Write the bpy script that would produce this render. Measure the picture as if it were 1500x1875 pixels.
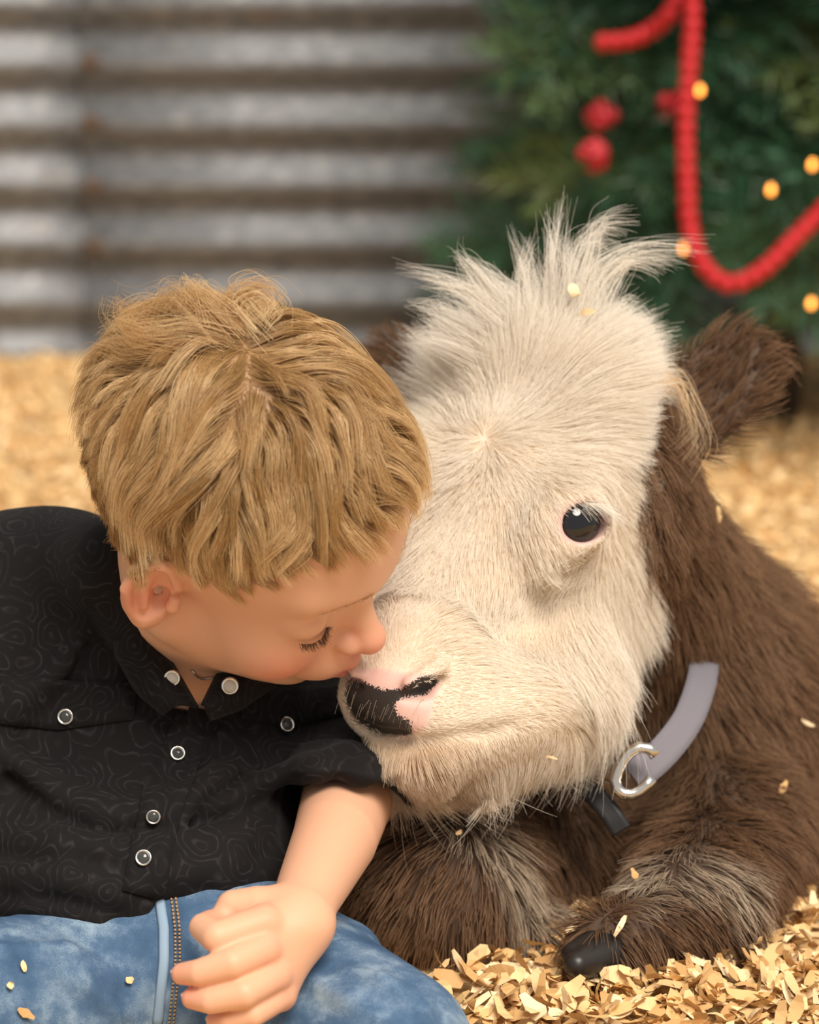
import bpy, math, random, time
import numpy as np
from mathutils import Vector, Matrix, kdtree
T0 = time.time()
random.seed(7)
RNG = np.random.default_rng(7)
S = bpy.context.scene
COL = S.collection
for o in list(bpy.data.objects):
    bpy.data.objects.remove(o)

# ------------------------------------------------------------------ camera
FPX, CAM_H = 6520.0, 0.70                   # focal length in pixels of the 1500 x 1875 frame
PITCH = math.atan((937.5 + 502) / FPX)
SP, CP = math.sin(PITCH), math.cos(PITCH)
CAMP = np.array([0, 0, CAM_H])
RIGHT, UP, TOW = np.array([1., 0, 0]), np.array([0, SP, CP]), np.array([0, -CP, SP])
def P(px, py, d):
    """world point on the ray of photo pixel (px, py) at camera depth d metres"""
    return CAMP + d * (-TOW + RIGHT * (px - 750) / FPX + UP * (937.5 - py) / FPX)
def PG(px, py, z=0.0):
    """world point where the pixel's ray meets the height z"""
    v = -TOW + RIGHT * (px - 750) / FPX + UP * (937.5 - py) / FPX
    return CAMP + v * (z - CAM_H) / v[2]
cam = bpy.data.objects.new('camera', bpy.data.cameras.new('camera'))
COL.objects.link(cam); S.camera = cam
cam.location = CAMP; cam.rotation_euler = (math.pi / 2 - PITCH, 0, 0)
cam.data.sensor_fit = 'HORIZONTAL'; cam.data.sensor_width = 24.0
cam.data.lens = FPX * 24.0 / 1500.0
cam.data.clip_start = 0.05
cam.data.dof.use_dof = True
cam.data.dof.focus_distance = 1.945
cam.data.dof.aperture_fstop = 5.2

# ------------------------------------------------------------------ light and exposure
W = bpy.data.worlds.new('world'); S.world = W; W.use_nodes = True
bg = W.node_tree.nodes['Background']
bg.inputs['Color'].default_value = (1.0, 0.96, 0.91, 1); bg.inputs['Strength'].default_value = 0.42
def sun(name, rot, energy, color, angle):
    l = bpy.data.lights.new(name, 'SUN'); l.energy = energy; l.color = color; l.angle = math.radians(angle)
    o = bpy.data.objects.new(name, l); COL.objects.link(o); o.rotation_euler = [math.radians(a) for a in rot]
    return o
sun('daylight_sun', (38, 0, 24), 3.7, (1.0, 0.91, 0.79), 30)
S.view_settings.view_transform = 'Standard'; S.view_settings.look = 'None'
S.view_settings.gamma = 1.0; S.view_settings.use_curve_mapping = False
S.view_settings.exposure = 0.24
S.cycles.use_denoising = True
S.cycles.max_bounces = 8; S.cycles.transparent_max_bounces = 8

# ------------------------------------------------------------------ materials
MATS = {}
def mat(name, col=(.5, .5, .5), rough=.6, metal=0., sss=0., sss_col=None, spec=.5, sheen=0.):
    m = bpy.data.materials.new(name); m.use_nodes = True
    b = m.node_tree.nodes['Principled BSDF']
    b.inputs['Base Color'].default_value = (*col, 1); b.inputs['Roughness'].default_value = rough
    b.inputs['Metallic'].default_value = metal
    b.inputs['Specular IOR Level'].default_value = spec
    if sss:
        b.inputs['Subsurface Weight'].default_value = sss
        b.inputs['Subsurface Radius'].default_value = (1, .35, .18); b.inputs['Subsurface Scale'].default_value = .006
    if sheen: b.inputs['Sheen Weight'].default_value = sheen
    MATS[name] = m
    return m
def nd(m, t, **kw):
    n = m.node_tree.nodes.new(t)
    for k, v in kw.items():
        if hasattr(n, k): setattr(n, k, v)
        else: n.inputs[k].default_value = v
    return n
def lk(m, a, b): m.node_tree.links.new(a, b)
def pb(m): return m.node_tree.nodes['Principled BSDF']
def ramp(m, fac, stops, interp='LINEAR'):
    r = nd(m, 'ShaderNodeValToRGB'); r.color_ramp.interpolation = interp
    while len(r.color_ramp.elements) < len(stops): r.color_ramp.elements.new(.5)
    for e, (p, c) in zip(r.color_ramp.elements, stops): e.position = p; e.color = (*c, 1)
    lk(m, fac, r.inputs[0]); return r
def bump(m, height, strength=.3, dist=.002):
    b = nd(m, 'ShaderNodeBump', Strength=strength, Distance=dist)
    lk(m, height, b.inputs['Height']); lk(m, b.outputs[0], pb(m).inputs['Normal'])
def mixc(m, fac, a, b):
    x = nd(m, 'ShaderNodeMix', data_type='RGBA')
    if hasattr(fac, 'links'): lk(m, fac, x.inputs[0])
    else: x.inputs[0].default_value = fac
    for s, i in ((a, 6), (b, 7)):
        if hasattr(s, 'links'): lk(m, s, x.inputs[i])
        else: x.inputs[i].default_value = (*s, 1)
    return x.outputs[2]

# ------------------------------------------------------------------ object helpers
def props(o, label=None, cat=None, group=None, kind=None):
    for k, v in (('label', label), ('category', cat), ('group', group), ('kind', kind)):
        if v: o[k] = v
    return o
def empty(name, loc, label=None, cat=None, group=None, kind=None):
    o = bpy.data.objects.new(name, None); COL.objects.link(o); o.location = loc
    o.empty_display_size = .02
    return props(o, label, cat, group, kind)
def put(name, data, m=None, parent=None):
    o = bpy.data.objects.new(name, data); COL.objects.link(o)
    if m is not None: data.materials.append(m)
    if parent is not None:
        o.parent = parent
        if parent.type == 'EMPTY': o.matrix_parent_inverse = Matrix.Translation(parent.location).inverted()
    return o
def np_mesh(name, v, f, smooth=True):
    v = np.asarray(v, np.float32); f = np.asarray(f, np.int32)
    me = bpy.data.meshes.new(name); n = f.shape[1]
    me.vertices.add(len(v)); me.vertices.foreach_set('co', v.ravel())
    me.loops.add(f.size); me.loops.foreach_set('vertex_index', f.ravel())
    me.polygons.add(len(f)); me.polygons.foreach_set('loop_start', np.arange(len(f), dtype=np.int32) * n)
    me.polygons.foreach_set('loop_total', np.full(len(f), n, np.int32))
    me.update(calc_edges=True); me.validate()
    if smooth: me.polygons.foreach_set('use_smooth', np.ones(len(me.polygons), bool))
    return me
class MB:
    """collects simple shapes into one mesh"""
    def __init__(s): s.v = []; s.f = []
    def add(s, v, f):
        o = len(s.v); s.v += [tuple(x) for x in v]; s.f += [tuple(i + o for i in q) for q in f]
    def tube(s, pts, r, n=8, cap=True):
        pts = [np.asarray(p, float) for p in pts]; rs = r if hasattr(r, '__len__') else [r] * len(pts)
        rings = []; prev = None
        for i, p in enumerate(pts):
            t = pts[min(i + 1, len(pts) - 1)] - pts[max(i - 1, 0)]; t = t / (np.linalg.norm(t) + 1e-12)
            a = prev if prev is not None else (np.array([0, 0, 1.]) if abs(t[2]) < .9 else np.array([1., 0, 0]))
            a = a - t * a.dot(t); a /= np.linalg.norm(a) + 1e-12; b = np.cross(t, a); prev = a
            rings.append([p + rs[i] * (a * math.cos(2 * math.pi * k / n) + b * math.sin(2 * math.pi * k / n)) for k in range(n)])
        f = [(i * n + k, i * n + (k + 1) % n, (i + 1) * n + (k + 1) % n, (i + 1) * n + k) for i in range(len(pts) - 1) for k in range(n)]
        if cap: f += [tuple(range(n))[::-1], tuple((len(pts) - 1) * n + k for k in range(n))]
        s.add([q for rg in rings for q in rg], f)
    def lathe(s, prof, o, ax, n=20):
        """profile of (radius, height) spun about axis ax at o"""
        ax = np.asarray(ax, float); ax = ax / np.linalg.norm(ax)
        a = np.cross(ax, [0, 0, 1.] if abs(ax[2]) < .9 else [1., 0, 0]); a /= np.linalg.norm(a); b = np.cross(ax, a)
        v = [np.asarray(o) + ax * h + r * (a * math.cos(2 * math.pi * k / n) + b * math.sin(2 * math.pi * k / n)) for r, h in prof for k in range(n)]
        f = [(i * n + k, i * n + (k + 1) % n, (i + 1) * n + (k + 1) % n, (i + 1) * n + k) for i in range(len(prof) - 1) for k in range(n)]
        f.append(tuple((len(prof) - 1) * n + k for k in range(n)))
        s.add(v, f)
    def grid(s, g):
        """g: rows x cols of points"""
        r, c = len(g), len(g[0])
        s.add([p for row in g for p in row], [(i * c + j, i * c + j + 1, (i + 1) * c + j + 1, (i + 1) * c + j) for i in range(r - 1) for j in range(c - 1)])
    def build(s, name, m, parent=None, smooth=True, solid=0., off=-1):
        me = bpy.data.meshes.new(name); me.from_pydata(s.v, [], s.f); me.update()
        if smooth: me.polygons.foreach_set('use_smooth', np.ones(len(me.polygons), bool))
        o = put(name, me, m, parent)
        if solid:
            md = o.modifiers.new('thickness', 'SOLIDIFY'); md.thickness = solid; md.offset = off
        return o

# ------------------------------------------------------------------ implicit sculpting kit
F32 = np.float32
def v3(a): return np.asarray(a, F32)
def ell(c, r, M=None):
    c = v3(c); r = v3(r); M = None if M is None else v3(M)          # rows of M: the ellipsoid's axes
    def f(p):
        q = p - c
        if M is not None: q = q @ M.T
        q = q / r; k0 = np.sqrt((q * q).sum(-1)) + 1e-9; q = q / r
        return k0 * (k0 - 1) / (np.sqrt((q * q).sum(-1)) + 1e-9)
    return f
def sph(c, r): 
    c = v3(c)
    return lambda p: np.sqrt(((p - c) ** 2).sum(-1)) - F32(r)
def cone(a, b, ra, rb):
    a, b = v3(a), v3(b); ba = b - a; L = F32((ba * ba).sum() + 1e-12); dr = F32(rb - ra)
    def f(p):
        q = p - a; h = np.clip((q @ ba) / L, 0, 1)
        return np.sqrt(((q - h[..., None] * ba) ** 2).sum(-1)) - (F32(ra) + h * dr)
    return f
def chain(pts, rs):
    cs = [cone(pts[i], pts[i + 1], rs[i], rs[i + 1]) for i in range(len(pts) - 1)]
    def f(p):
        d = cs[0](p)
        for c in cs[1:]: d = np.minimum(d, c(p))
        return d
    return f
def plane(o, n):
    o = v3(o); n = v3(n) / np.linalg.norm(n)
    return lambda p: (p - o) @ n
def inter(*fs): return lambda p: np.maximum.reduce([f(p) for f in fs])
def smin(a, b, k):
    if k <= 0: return np.minimum(a, b)
    h = np.maximum(k - np.abs(a - b), 0) / F32(k); return np.minimum(a, b) - h * h * F32(k * .25)
class Solid:
    def __init__(s): s.ops = []; s.warp = None
    def u(s, f, k=0.): s.ops.append((1, f, k)); return s
    def sub(s, f, k=0.): s.ops.append((-1, f, k)); return s
    def one(s, acc, t, d, k): return smin(acc, d, k) if t > 0 else -smin(-acc, d, k)
    def __call__(s, p):
        p = np.asarray(p, F32); acc = np.full(p.shape[:-1], 9., F32)
        for t, f, k in s.ops: acc = s.one(acc, t, f(p), k)
        if s.warp is not None: acc = acc + s.warp(p)
        return acc
    def blocks(s, p, cen, rad):
        acc = np.full(p.shape[:-1], 9., F32)
        for t, f, k in s.ops:
            m = f(cen) < k + .05 + rad * 1.7
            if m.any(): acc[m] = s.one(acc[m], t, f(p[m]), k)
        if s.warp is not None: acc = acc + s.warp(p)
        return acc
def grad(f, p, e=6e-4):
    k = np.array([[1, -1, -1], [-1, -1, 1], [-1, 1, -1], [1, 1, 1]], F32)
    g = sum(kk * f(p + kk * F32(e))[..., None] for kk in k)
    return g / (np.linalg.norm(g, axis=-1, keepdims=True) + 1e-9)
def mesh_sdf(f, lo, hi, h, project=2):
    """surface nets over the blocks that the surface crosses"""
    B = 8; lo = np.asarray(lo, float); hi = np.asarray(hi, float)
    nb = np.ceil((hi - lo) / (h * B)).astype(int)
    ii = np.stack(np.meshgrid(*[np.arange(n) for n in nb], indexing='ij'), -1).reshape(-1, 3)
    cen = (lo + (ii + .5) * h * B).astype(F32); rad = h * B * .8661
    ii = ii[np.abs(f(cen)) < rad * 1.7 + .002]
    N = nb * B + 2
    gid = lambda c: (c[..., 0] * N[1] + c[..., 1]) * N[2] + c[..., 2]
    loc = np.stack(np.meshgrid(*[np.arange(B + 1)] * 3, indexing='ij'), -1)
    ids, pos, quads = [], [], []
    for s0 in range(0, len(ii), 600):
        b = ii[s0:s0 + 600]; g = b[:, None, None, None, :] * B + loc[None]
        p = (lo + g * h).astype(F32)
        d = f.blocks(p.reshape(len(b), -1, 3), (lo + (b + .5) * h * B).astype(F32), rad).reshape(g.shape[:-1])
        neg = d < 0
        cnt = np.zeros((len(b), B, B, B), F32); acc = np.zeros((len(b), B, B, B, 3), F32)
        for ax in range(3):
            o1, o2 = [a for a in range(3) if a != ax]
            sl = [slice(None)] * 4; sl2 = [slice(None)] * 4; sl[ax + 1] = slice(0, B); sl2[ax + 1] = slice(1, B + 1)
            d0, d1 = d[tuple(sl)], d[tuple(sl2)]; cr = neg[tuple(sl)] != neg[tuple(sl2)]
            t = np.where(cr, d0 / np.where(cr, d0 - d1, 1), 0)
            for a in (0, 1):
                for c in (0, 1):
                    q = [slice(None)] * 4; q[o1 + 1] = slice(a, a + B); q[o2 + 1] = slice(c, c + B)
                    k = cr[tuple(q)]; cnt += k
                    acc[..., ax] += np.where(k, t[tuple(q)], 0); acc[..., o1] += k * a; acc[..., o2] += k * c
            q = [slice(None)] * 4; q[o1 + 1] = slice(0, B); q[o2 + 1] = slice(0, B)
            w = np.argwhere(cr[tuple(q)]); gp = b[w[:, 0]] * B + w[:, 1:]
            fl = neg[tuple(q)][tuple(w.T)] if len(w) else np.zeros(0, bool)
            e1, e2 = np.eye(3, dtype=int)[[o1, o2]]
            Q = np.stack([gid(gp), gid(gp - e1), gid(gp - e1 - e2), gid(gp - e2)], 1)
            ok = (gp[:, [o1, o2]] > 0).all(1); Q = Q[ok]; fl = fl[ok]
            if ax == 1: fl = ~fl
            Q[~fl] = Q[~fl][:, ::-1]; quads.append(Q)
        w = np.argwhere(cnt > 0); c = b[w[:, 0]] * B + w[:, 1:]
        ids.append(gid(c)); pos.append(lo + (c + acc[tuple(w.T)] / cnt[tuple(w.T)][:, None]) * h)
    ids = np.concatenate(ids); pos = np.concatenate(pos); quads = np.concatenate(quads)
    o = np.argsort(ids); ids, pos = ids[o], pos[o]
    q = np.minimum(np.searchsorted(ids, quads), len(ids) - 1)
    q = q[(ids[q] == quads).all(1)]
    pos = pos.astype(F32)
    for _ in range(project):
        n = grad(f, pos, h * .4); st = np.clip(f(pos), -h, h); pos = pos - n * st[:, None] * F32(.9)
    return pos, q
def trace(f, px, py, d0=1.6, d1=2.6):
    """first point of a solid on a pixel's ray, with its normal"""
    d = d0
    for _ in range(160):
        p = P(px, py, d); s = float(f(v3(p)[None])[0])
        if s < 2e-4: break
        d += max(s * .8, 3e-4)
        if d > d1: return None, None
    return p, grad(f, v3(p)[None])[0].astype(float)
PXM = 1 / 3260.0

# ================================================================== BOY
BR = np.array([[.82, .346, -.455], [-.567, .594, -.57], [.073, .726, .684]])
_u, _s, _vt = np.linalg.svd(BR); BR = _u @ _vt
IMG = np.stack([RIGHT, UP, TOW], 1)
BH_O = P(434, 956, 1.955); BH_M = IMG @ BR                             # local (forward, up, right) -> world
def HB(F, U, R): return BH_O + BH_M @ np.array([F, U, R])
BAX = BH_M.T                                                           # rows: forward, up, right axes
def bell(c, r): return ell(HB(*c), r, BAX)
NECK = P(335, 1195, 2.05)
boy = Solid()
boy.u(bell((-.012, .042, 0), (.090, .080, .071)))
boy.u(bell((.028, .036, 0), (.056, .055, .057)), .02)
boy.u(bell((.028, -.018, 0), (.052, .055, .050)), .02)
for s in (-1, 1):
    boy.u(bell((.047, -.027, .029 * s), (.029, .027, .025)), .014)
    boy.u(cone(HB(0, -.040, .045 * s), HB(.046, -.064, .014 * s), .017, .015), .016)
boy.u(bell((.060, -.068, 0), (.018, .014, .018)), .012)
boy.u(bell((.070, -.042, 0), (.024, .021, .025)), .012)
for s in (-1, 1):
    boy.u(cone(HB(.073, .028, .008 * s), HB(.060, .031, .041 * s), .009, .008), .014)
    boy.sub(bell((.087, .011, .032 * s), (.013, .010, .016)), .014)
    boy.u(sph(HB(.0600, .006, .0330 * s), .0145), .004)
boy.u(cone(HB(.076, .008, 0), HB(.094, -.015, 0), .0062, .0085), .010)
boy.u(sph(HB(.0950, -.0165, 0), .0092), .004)
for s in (-1, 1):
    boy.u(bell((.0865, -.0200, .0095 * s), (.0082, .0066, .0062)), .004)
for s in (-1, 1):
    boy.sub(sph(HB(.0915, -.0262, .0058 * s), .0032), .003)
# puckered lips
for s in (-1, 1):
    boy.u(cone(HB(.0925, -.0395, .002 * s), HB(.081, -.0435, .013 * s), .0046, .003), .004)
    boy.u(cone(HB(.0895, -.0500, .0), HB(.080, -.0475, .011 * s), .0050, .003), .004)
for s in (-1, 1):
    boy.sub(cone(HB(.0980, -.0448, 0), HB(.083, -.0455, .016 * s), .0014, .001), .002)
    lash = [HB(.0712, .0000, .0200 * s), HB(.0740, -.0030, .0315 * s), HB(.0665, -.0005, .0460 * s)]
    boy.sub(chain(lash, [.0009, .0010, .0009]), .0015)
    boy.sub(chain([HB(.0735, .0155, .020 * s), HB(.0745, .017, .031 * s), HB(.067, .0145, .045 * s)], [.0006, .0010, .0006]), .003)
# ears
def ear(s):
    E = np.array([-.005, -.006, .0640 * s]); eu = np.array([-.18, .98, 0]); eo = np.array([-.74, -.05, .67 * s])
    eo /= np.linalg.norm(eo); eu -= eo * eu.dot(eo); eu /= np.linalg.norm(eu); en = np.cross(eu, eo) * (1 if s < 0 else -1)
    if en[0] < 0: en = -en
    A = np.stack([BH_M @ eu, BH_M @ eo, BH_M @ en])
    w = lambda u, o, n: HB(*(E + eu * u * .88 + eo * o * .88 + en * n))
    boy.u(ell(w(.002, .011, 0), (.0238, .0163, .0055), A), .006)
    boy.u(ell(w(-.020, .008, .001), (.0088, .0088, .0055), A), .006)
    rim = [w(.012, -.002, .006), w(.025, .006, .004), w(.029, .016, .003), (w(.022, .026, .003)), w(.006, .0285, .003), w(-.010, .022, .003), w(-.022, .012, .003)]
    boy.u(chain(rim, [.003, .0036, .0038, .0038, .0036, .0034, .004]), .003)
    boy.sub(ell(w(.004, .0125, .0055), (.0176, .0095, .0045), A), .003)
    boy.u(chain([w(.016, .016, .001), w(.006, .018, .002), w(-.008, .014, .003)], [.003, .0032, .003]), .004)
    boy.sub(ell(w(-.003, .005, .004), (.0084, .0058, .008), A), .003)
    boy.u(cone(w(-.006, -.003, .006), w(.0, -.003, .006), .004, .003), .003)
ear(1); ear(-1)
# neck, trunk, the arm that reaches into the lap
boy.u(cone(HB(-.018, -.020, 0), NECK, .043, .046), .022)
SH_L, EL_L, WR_L = P(540, 1335, 2.12), P(648, 1424, 2.062), P(548, 1672, 1.885)
SH_R = P(40, 1112, 2.07)
boy.u(cone(NECK + np.array([0, .02, -.01]), P(250, 1560, 2.05), .05, .055), .03)
boy.u(chain([SH_R + np.array([.03, .01, -.02]), NECK + np.array([0, .02, -.03]), SH_L + np.array([-.02, .01, -.01])], [.035, .045, .035]), .03)
boy.u(chain([SH_L, EL_L], [.036, .031]), .02)
ARM = (EL_L + WR_L) / 2 + np.array([.004, 0, .002])
boy.u(chain([EL_L, ARM, WR_L], [.0275, .0235, .0165]), .012)
# hand (photo pixels, depth): back of the hand towards us, fingers trailing over the thigh
hd = lambda x, y, d: P(x, y, d)
KN = [hd(482, 1690, 1.858), hd(480, 1738, 1.852), hd(500, 1786, 1.856), hd(512, 1822, 1.864)]
boy.u(ell((WR_L + hd(525, 1715, 1.876)) / 2, (.020, .012, .022), IMG.T), .012)
for k in KN: boy.u(cone(hd(536, 1700, 1.880), k + TOW * -.004, .0150, .0092), .010)
FING = [[KN[0], hd(398, 1716, 1.846), hd(372, 1698, 1.858), hd(384, 1688, 1.868)],
        [KN[1], hd(425, 1764, 1.838), hd(366, 1781, 1.840), hd(334, 1783, 1.846)],
        [KN[2], hd(446, 1819, 1.838), hd(386, 1832, 1.840), hd(352, 1828, 1.846)],
        [KN[3], hd(462, 1856, 1.846), hd(420, 1868, 1.848), hd(396, 1868, 1.853)]]
FR = [[.0095, .0086, .0074, .0062], [.0094, .0084, .0072, .0058], [.0090, .0080, .0070, .0056], [.0082, .0072, .0062, .0050]]
for f_, r_ in zip(FING, FR):
    boy.u(chain(f_, r_), .003)
boy.u(chain([hd(545, 1668, 1.888), hd(470, 1662, 1.880), hd(428, 1662, 1.880), hd(404, 1690, 1.876)], [.013, .0115, .0095, .0075]), .006)
NAILS = []
bv, bf = mesh_sdf(boy, *(lambda a: (a.min(0) - .02, a.max(0) + .02))(np.array([*[HB(x, y, z) for x in (-.115, .115) for y in (-.09, .13) for z in (-.085, .085)], P(-20, 1075, 2.15), P(330, 1700, 1.82), P(330, 1880, 1.82), P(720, 1400, 2.15), P(250, 1700, 2.12)])), .0013)
print('boy', len(bv), len(bf), time.time() - T0)

# ================================================================== CALF
CR = np.array([[-.442, .870, -.217], [-.688, -.174, .704], [.575, .461, .676]])
_u, _s, _vt = np.linalg.svd(CR); CR = _u @ _vt
CH_M = IMG @ CR                                                        # local (along the face, its left, out of the forehead)
CH_O = P(1015, 655, 2.092)
def HC(A, L, N): return CH_O + CH_M @ np.array([A, L, N])
CAX = CH_M.T
def cell(c, r): return ell(HC(*c), r, CAX)
calf = Solid()
calf.u(cell((.050, 0, -.055), (.078, .060, .056)))
calf.u(cell((.012, 0, -.030), (.035, .040, .035)), .02)
calf.u(cone(HC(.090, 0, -.052), HC(.190, 0, -.056), .050, .037), .03)
for s in (-1, 1):
    calf.u(cell((.085, .033 * s, -.098), (.060, .033, .050)), .025)
    calf.u(cell((.100, .048 * s, -.026), (.034, .018, .022)), .022)
calf.u(cell((.210, 0, -.060), (.036, .045, .038)), .02)
calf.u(cell((.236, 0, -.056), (.017, .034, .028)), .012)
calf.u(cone(HC(.095, 0, -.122), HC(.200, 0, -.104), .044, .024), .02)
calf.u(cell((.216, 0, -.108), (.028, .031, .018)), .01)
calf.u(cone(P(1000, 1262, 2.060), P(800, 1366, 1.998), .040, .021), .03)
calf.u(ell(P(935, 1300, 2.015), (.034, .026, .035), IMG.T), .03)
# mouth line, eye sockets, nostrils
for s in (-1, 1):
    pass
_mo = [trace(calf, *q) for q in ((668, 1338), (700, 1356), (760, 1360), (830, 1356), (890, 1346), (935, 1328))]
_mo = [(a - v3(CH_O)) @ CH_M for a, b in _mo if a is not None]
for s in (-1, 1): calf.sub(chain([HC(a[0], a[1] * s, a[2]) for a in _mo], [.004] * (len(_mo) - 2) + [.003, .001]), .008)
_ep, _en = trace(calf, 1063, 957); _el = (_ep - CH_O) @ CH_M; _enl = _en @ CH_M
_ax = IMG.T @ CH_M; _ax[0] = _ax[0] * .97 + _ax[1] * .22; _ax[0] /= np.linalg.norm(_ax[0]); _ax[1] -= _ax[0] * _ax[1].dot(_ax[0]); _ax[1] /= np.linalg.norm(_ax[1]); _ax[2] = np.cross(_ax[0], _ax[1])
EYEP = {}
for s in (-1, 1):
    fl = np.array([1, s, 1.]); c_ = HC(*(_el * fl)); A_e = (_ax * fl) @ CH_M.T
    calf.u(ell(HC(*((_el - _enl * .004) * fl)), (.021, .017, .014), A_e), .012)
    calf.sub(ell(c_ + CH_M @ (_enl * fl) * .004, (.0140, .0112, .0170), A_e), .004)
    EYEP[s] = (c_, CH_M @ (_enl * fl), A_e)
_nos = [trace(calf, *q) for q in ((800, 1240), (776, 1260), (748, 1274))]
_nos = [(a - v3(CH_O)) @ CH_M for a, b in _nos]
for s in (-1, 1):
    q_ = [HC(a[0], a[1] * s, a[2]) for a in _nos]
    calf.u(chain([HC(a[0] - .004, (a[1] + .001) * s, a[2] + .006) for a in _nos], [.004, .005, .004]), .008)
    calf.sub(chain(q_, [.0035, .0062, .0030]), .004)
calf_head = Solid(); calf_head.ops = list(calf.ops)
# ears
EAR = {}
for s in (-1, 1):
    if s > 0: tip, base = P(1376, 632, 2.17), P(1240, 800, 2.15)
    else: tip, base = P(690, 650, 2.22), P(850, 745, 2.15)
    ax = tip - base; ln = np.linalg.norm(ax); ax /= ln
    nn = TOW * .9 + UP * .3 - ax * (TOW * .9 + UP * .3).dot(ax); nn /= np.linalg.norm(nn); sd = np.cross(ax, nn)
    A = np.stack([ax, sd, nn]); mid = (tip + base) / 2
    calf.u(ell(mid, (ln * .58, .027, .010), A), .02)
    calf.sub(ell(mid + nn * .009, (ln * .40, .014, .007), A), .006)
    EAR[s] = (base, tip, ax, nn)
# neck, trunk and folded legs
SHO = P(1225, 1290, 2.31)
calf.u(cone(HC(.03, 0, -.09), SHO, .066, .088), .04)
calf.u(chain([SHO, P(1170, 1290, 2.60), P(1080, 1290, 2.95)], [.095, .118, .115]), .05)
calf.u(ell(P(1180, 1480, 2.25), (.085, .085, .08), IMG.T), .05)
calf.u(ell(P(1320, 1420, 2.24), (.038, .085, .065), IMG.T), .04)
calf.u(ell(P(1330, 1560, 2.17), (.040, .055, .060), IMG.T), .03)
KNL = P(1275, 1665, 2.05); KNR = P(810, 1632, 2.085)
calf.u(chain([P(1330, 1560, 2.16), KNL], [.045, .034]), .02)
calf.u(chain([KNL, P(1180, 1710, 2.02), P(1110, 1738, 2.005)], [.030, .022, .020]), .012)
calf.u(ell(KNR, (.045, .045, .05), IMG.T), .02)
calf.u(chain([P(960, 1480, 2.23), P(890, 1560, 2.16), KNR], [.05, .045, .04]), .03)
calf.u(chain([KNR + np.array([.01, .03, -.01]), P(930, 1680, 2.10), P(975, 1720, 2.08)], [.03, .024, .02]), .015)
calf.u(ell(P(1010, 1600, 2.17), (.05, .055, .05), IMG.T), .03)
cpts = np.array([HC(.25, 0, 0), HC(.25, -.06, -.1), HC(0, 0, .03), EAR[1][1], EAR[-1][1], P(640, 1800, 2.0), P(1480, 1800, 2.0), P(1300, 1000, 2.6), P(700, 1000, 3.12), P(1500, 1000, 3.12), P(1000, 650, 3.0)])
cv, cf = mesh_sdf(calf, cpts.min(0) - .03, cpts.max(0) + .03, .0026)
print('calf', len(cv), len(cf), time.time() - T0)

# ================================================================== STRUCTURE: floor and corrugated wall
def attr(me, name, val, dom='POINT'):
    val = np.asarray(val, F32)
    if val.ndim == 1:
        a = me.attributes.new(name, 'FLOAT', dom); a.data.foreach_set('value', val)
    else:
        a = me.attributes.new(name, 'FLOAT_COLOR', dom)
        a.data.foreach_set('color', np.c_[val, np.ones(len(val), F32)].astype(F32).ravel())
def tex(m, kind, scale, coord='Object', **kw):
    c = nd(m, 'ShaderNodeTexCoord'); mp = nd(m, 'ShaderNodeMapping')
    mp.inputs['Scale'].default_value = scale if hasattr(scale, '__len__') else (scale,) * 3
    lk(m, c.outputs[coord], mp.inputs[0]); t = nd(m, kind, **kw); lk(m, mp.outputs[0], t.inputs['Vector']); return t
def hnoise(x, y, f, seed=0):
    r = np.random.default_rng(seed); out = 0
    for k in range(5):
        a, b, c = r.uniform(-1, 1), r.uniform(-1, 1), r.uniform(0, 6.3)
        out = out + np.sin(f * (x * a + y * b) * (1 + .5 * k) + c) / (1 + .5 * k)
    return out / 2.5
def ground_z(x, y): return .006 + .008 * hnoise(x, y, 14, 3) + .004 * hnoise(x, y, 45, 4)
WALL_Y = PG(750, 648)[1]
M_FLOOR = mat('shavings_bed', (.62, .42, .2), .85)
n_ = tex(M_FLOOR, 'ShaderNodeTexNoise', 60, Detail=4.0)
lk(M_FLOOR, ramp(M_FLOOR, n_.outputs[0], [(.35, (.42, .26, .10)), (.65, (.80, .58, .30))]).outputs[0], pb(M_FLOOR).inputs['Base Color'])
gx, gy = np.meshgrid(np.linspace(-1.6, 1.6, 90), np.linspace(1.2, WALL_Y + .1, 110))
fm = MB(); fm.grid(np.stack([gx, gy, ground_z(gx, gy) - .006], -1).tolist())
floor = props(fm.build('floor', M_FLOOR), kind='structure')

M_TIN = mat('galvanised_tin', (.33, .33, .34), .55, metal=.35)
t1 = tex(M_TIN, 'ShaderNodeTexNoise', (9, 1, 22), Detail=6.0, Roughness=.65)
t2 = tex(M_TIN, 'ShaderNodeTexNoise', (3.2, 1, 9), Detail=4.0)
t3 = tex(M_TIN, 'ShaderNodeTexVoronoi', 26)
base = ramp(M_TIN, t1.outputs[0], [(.30, (.125, .13, .14)), (.52, (.21, .218, .235)), (.72, (.42, .42, .41))])
rust = ramp(M_TIN, t2.outputs[0], [(.64, (0, 0, 0)), (.80, (1, 1, 1))])
lk(M_TIN, mixc(M_TIN, rust.outputs[0], base.outputs[0], (.26, .155, .085)), pb(M_TIN).inputs['Base Color'])
M_RUST = mat('rusty_nail', (.11, .065, .04), .8)
wall = empty('wall_back', (0, WALL_Y, 0), kind='structure')
PITCHC = .0675
def sheet(x0, x1, y, name='corrugated_sheet'):
    zs = np.linspace(0, 1.35, 20 * 16 + 1); g = []
    for z in zs:
        yy = y - .0095 * math.sin(2 * math.pi * (z / PITCHC + .36))
        g.append([(x, yy + .003 * math.sin(x * 5 + z), z) for x in np.linspace(x0, x1, 12)])
    m = MB(); m.grid(g); return m.build(name, M_TIN, wall, solid=.0012)
XS = P(150, 300, WALL_Y)[0]
sheet(-1.7, XS + .02, WALL_Y); sheet(XS, 1.7, WALL_Y - .004)
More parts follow.
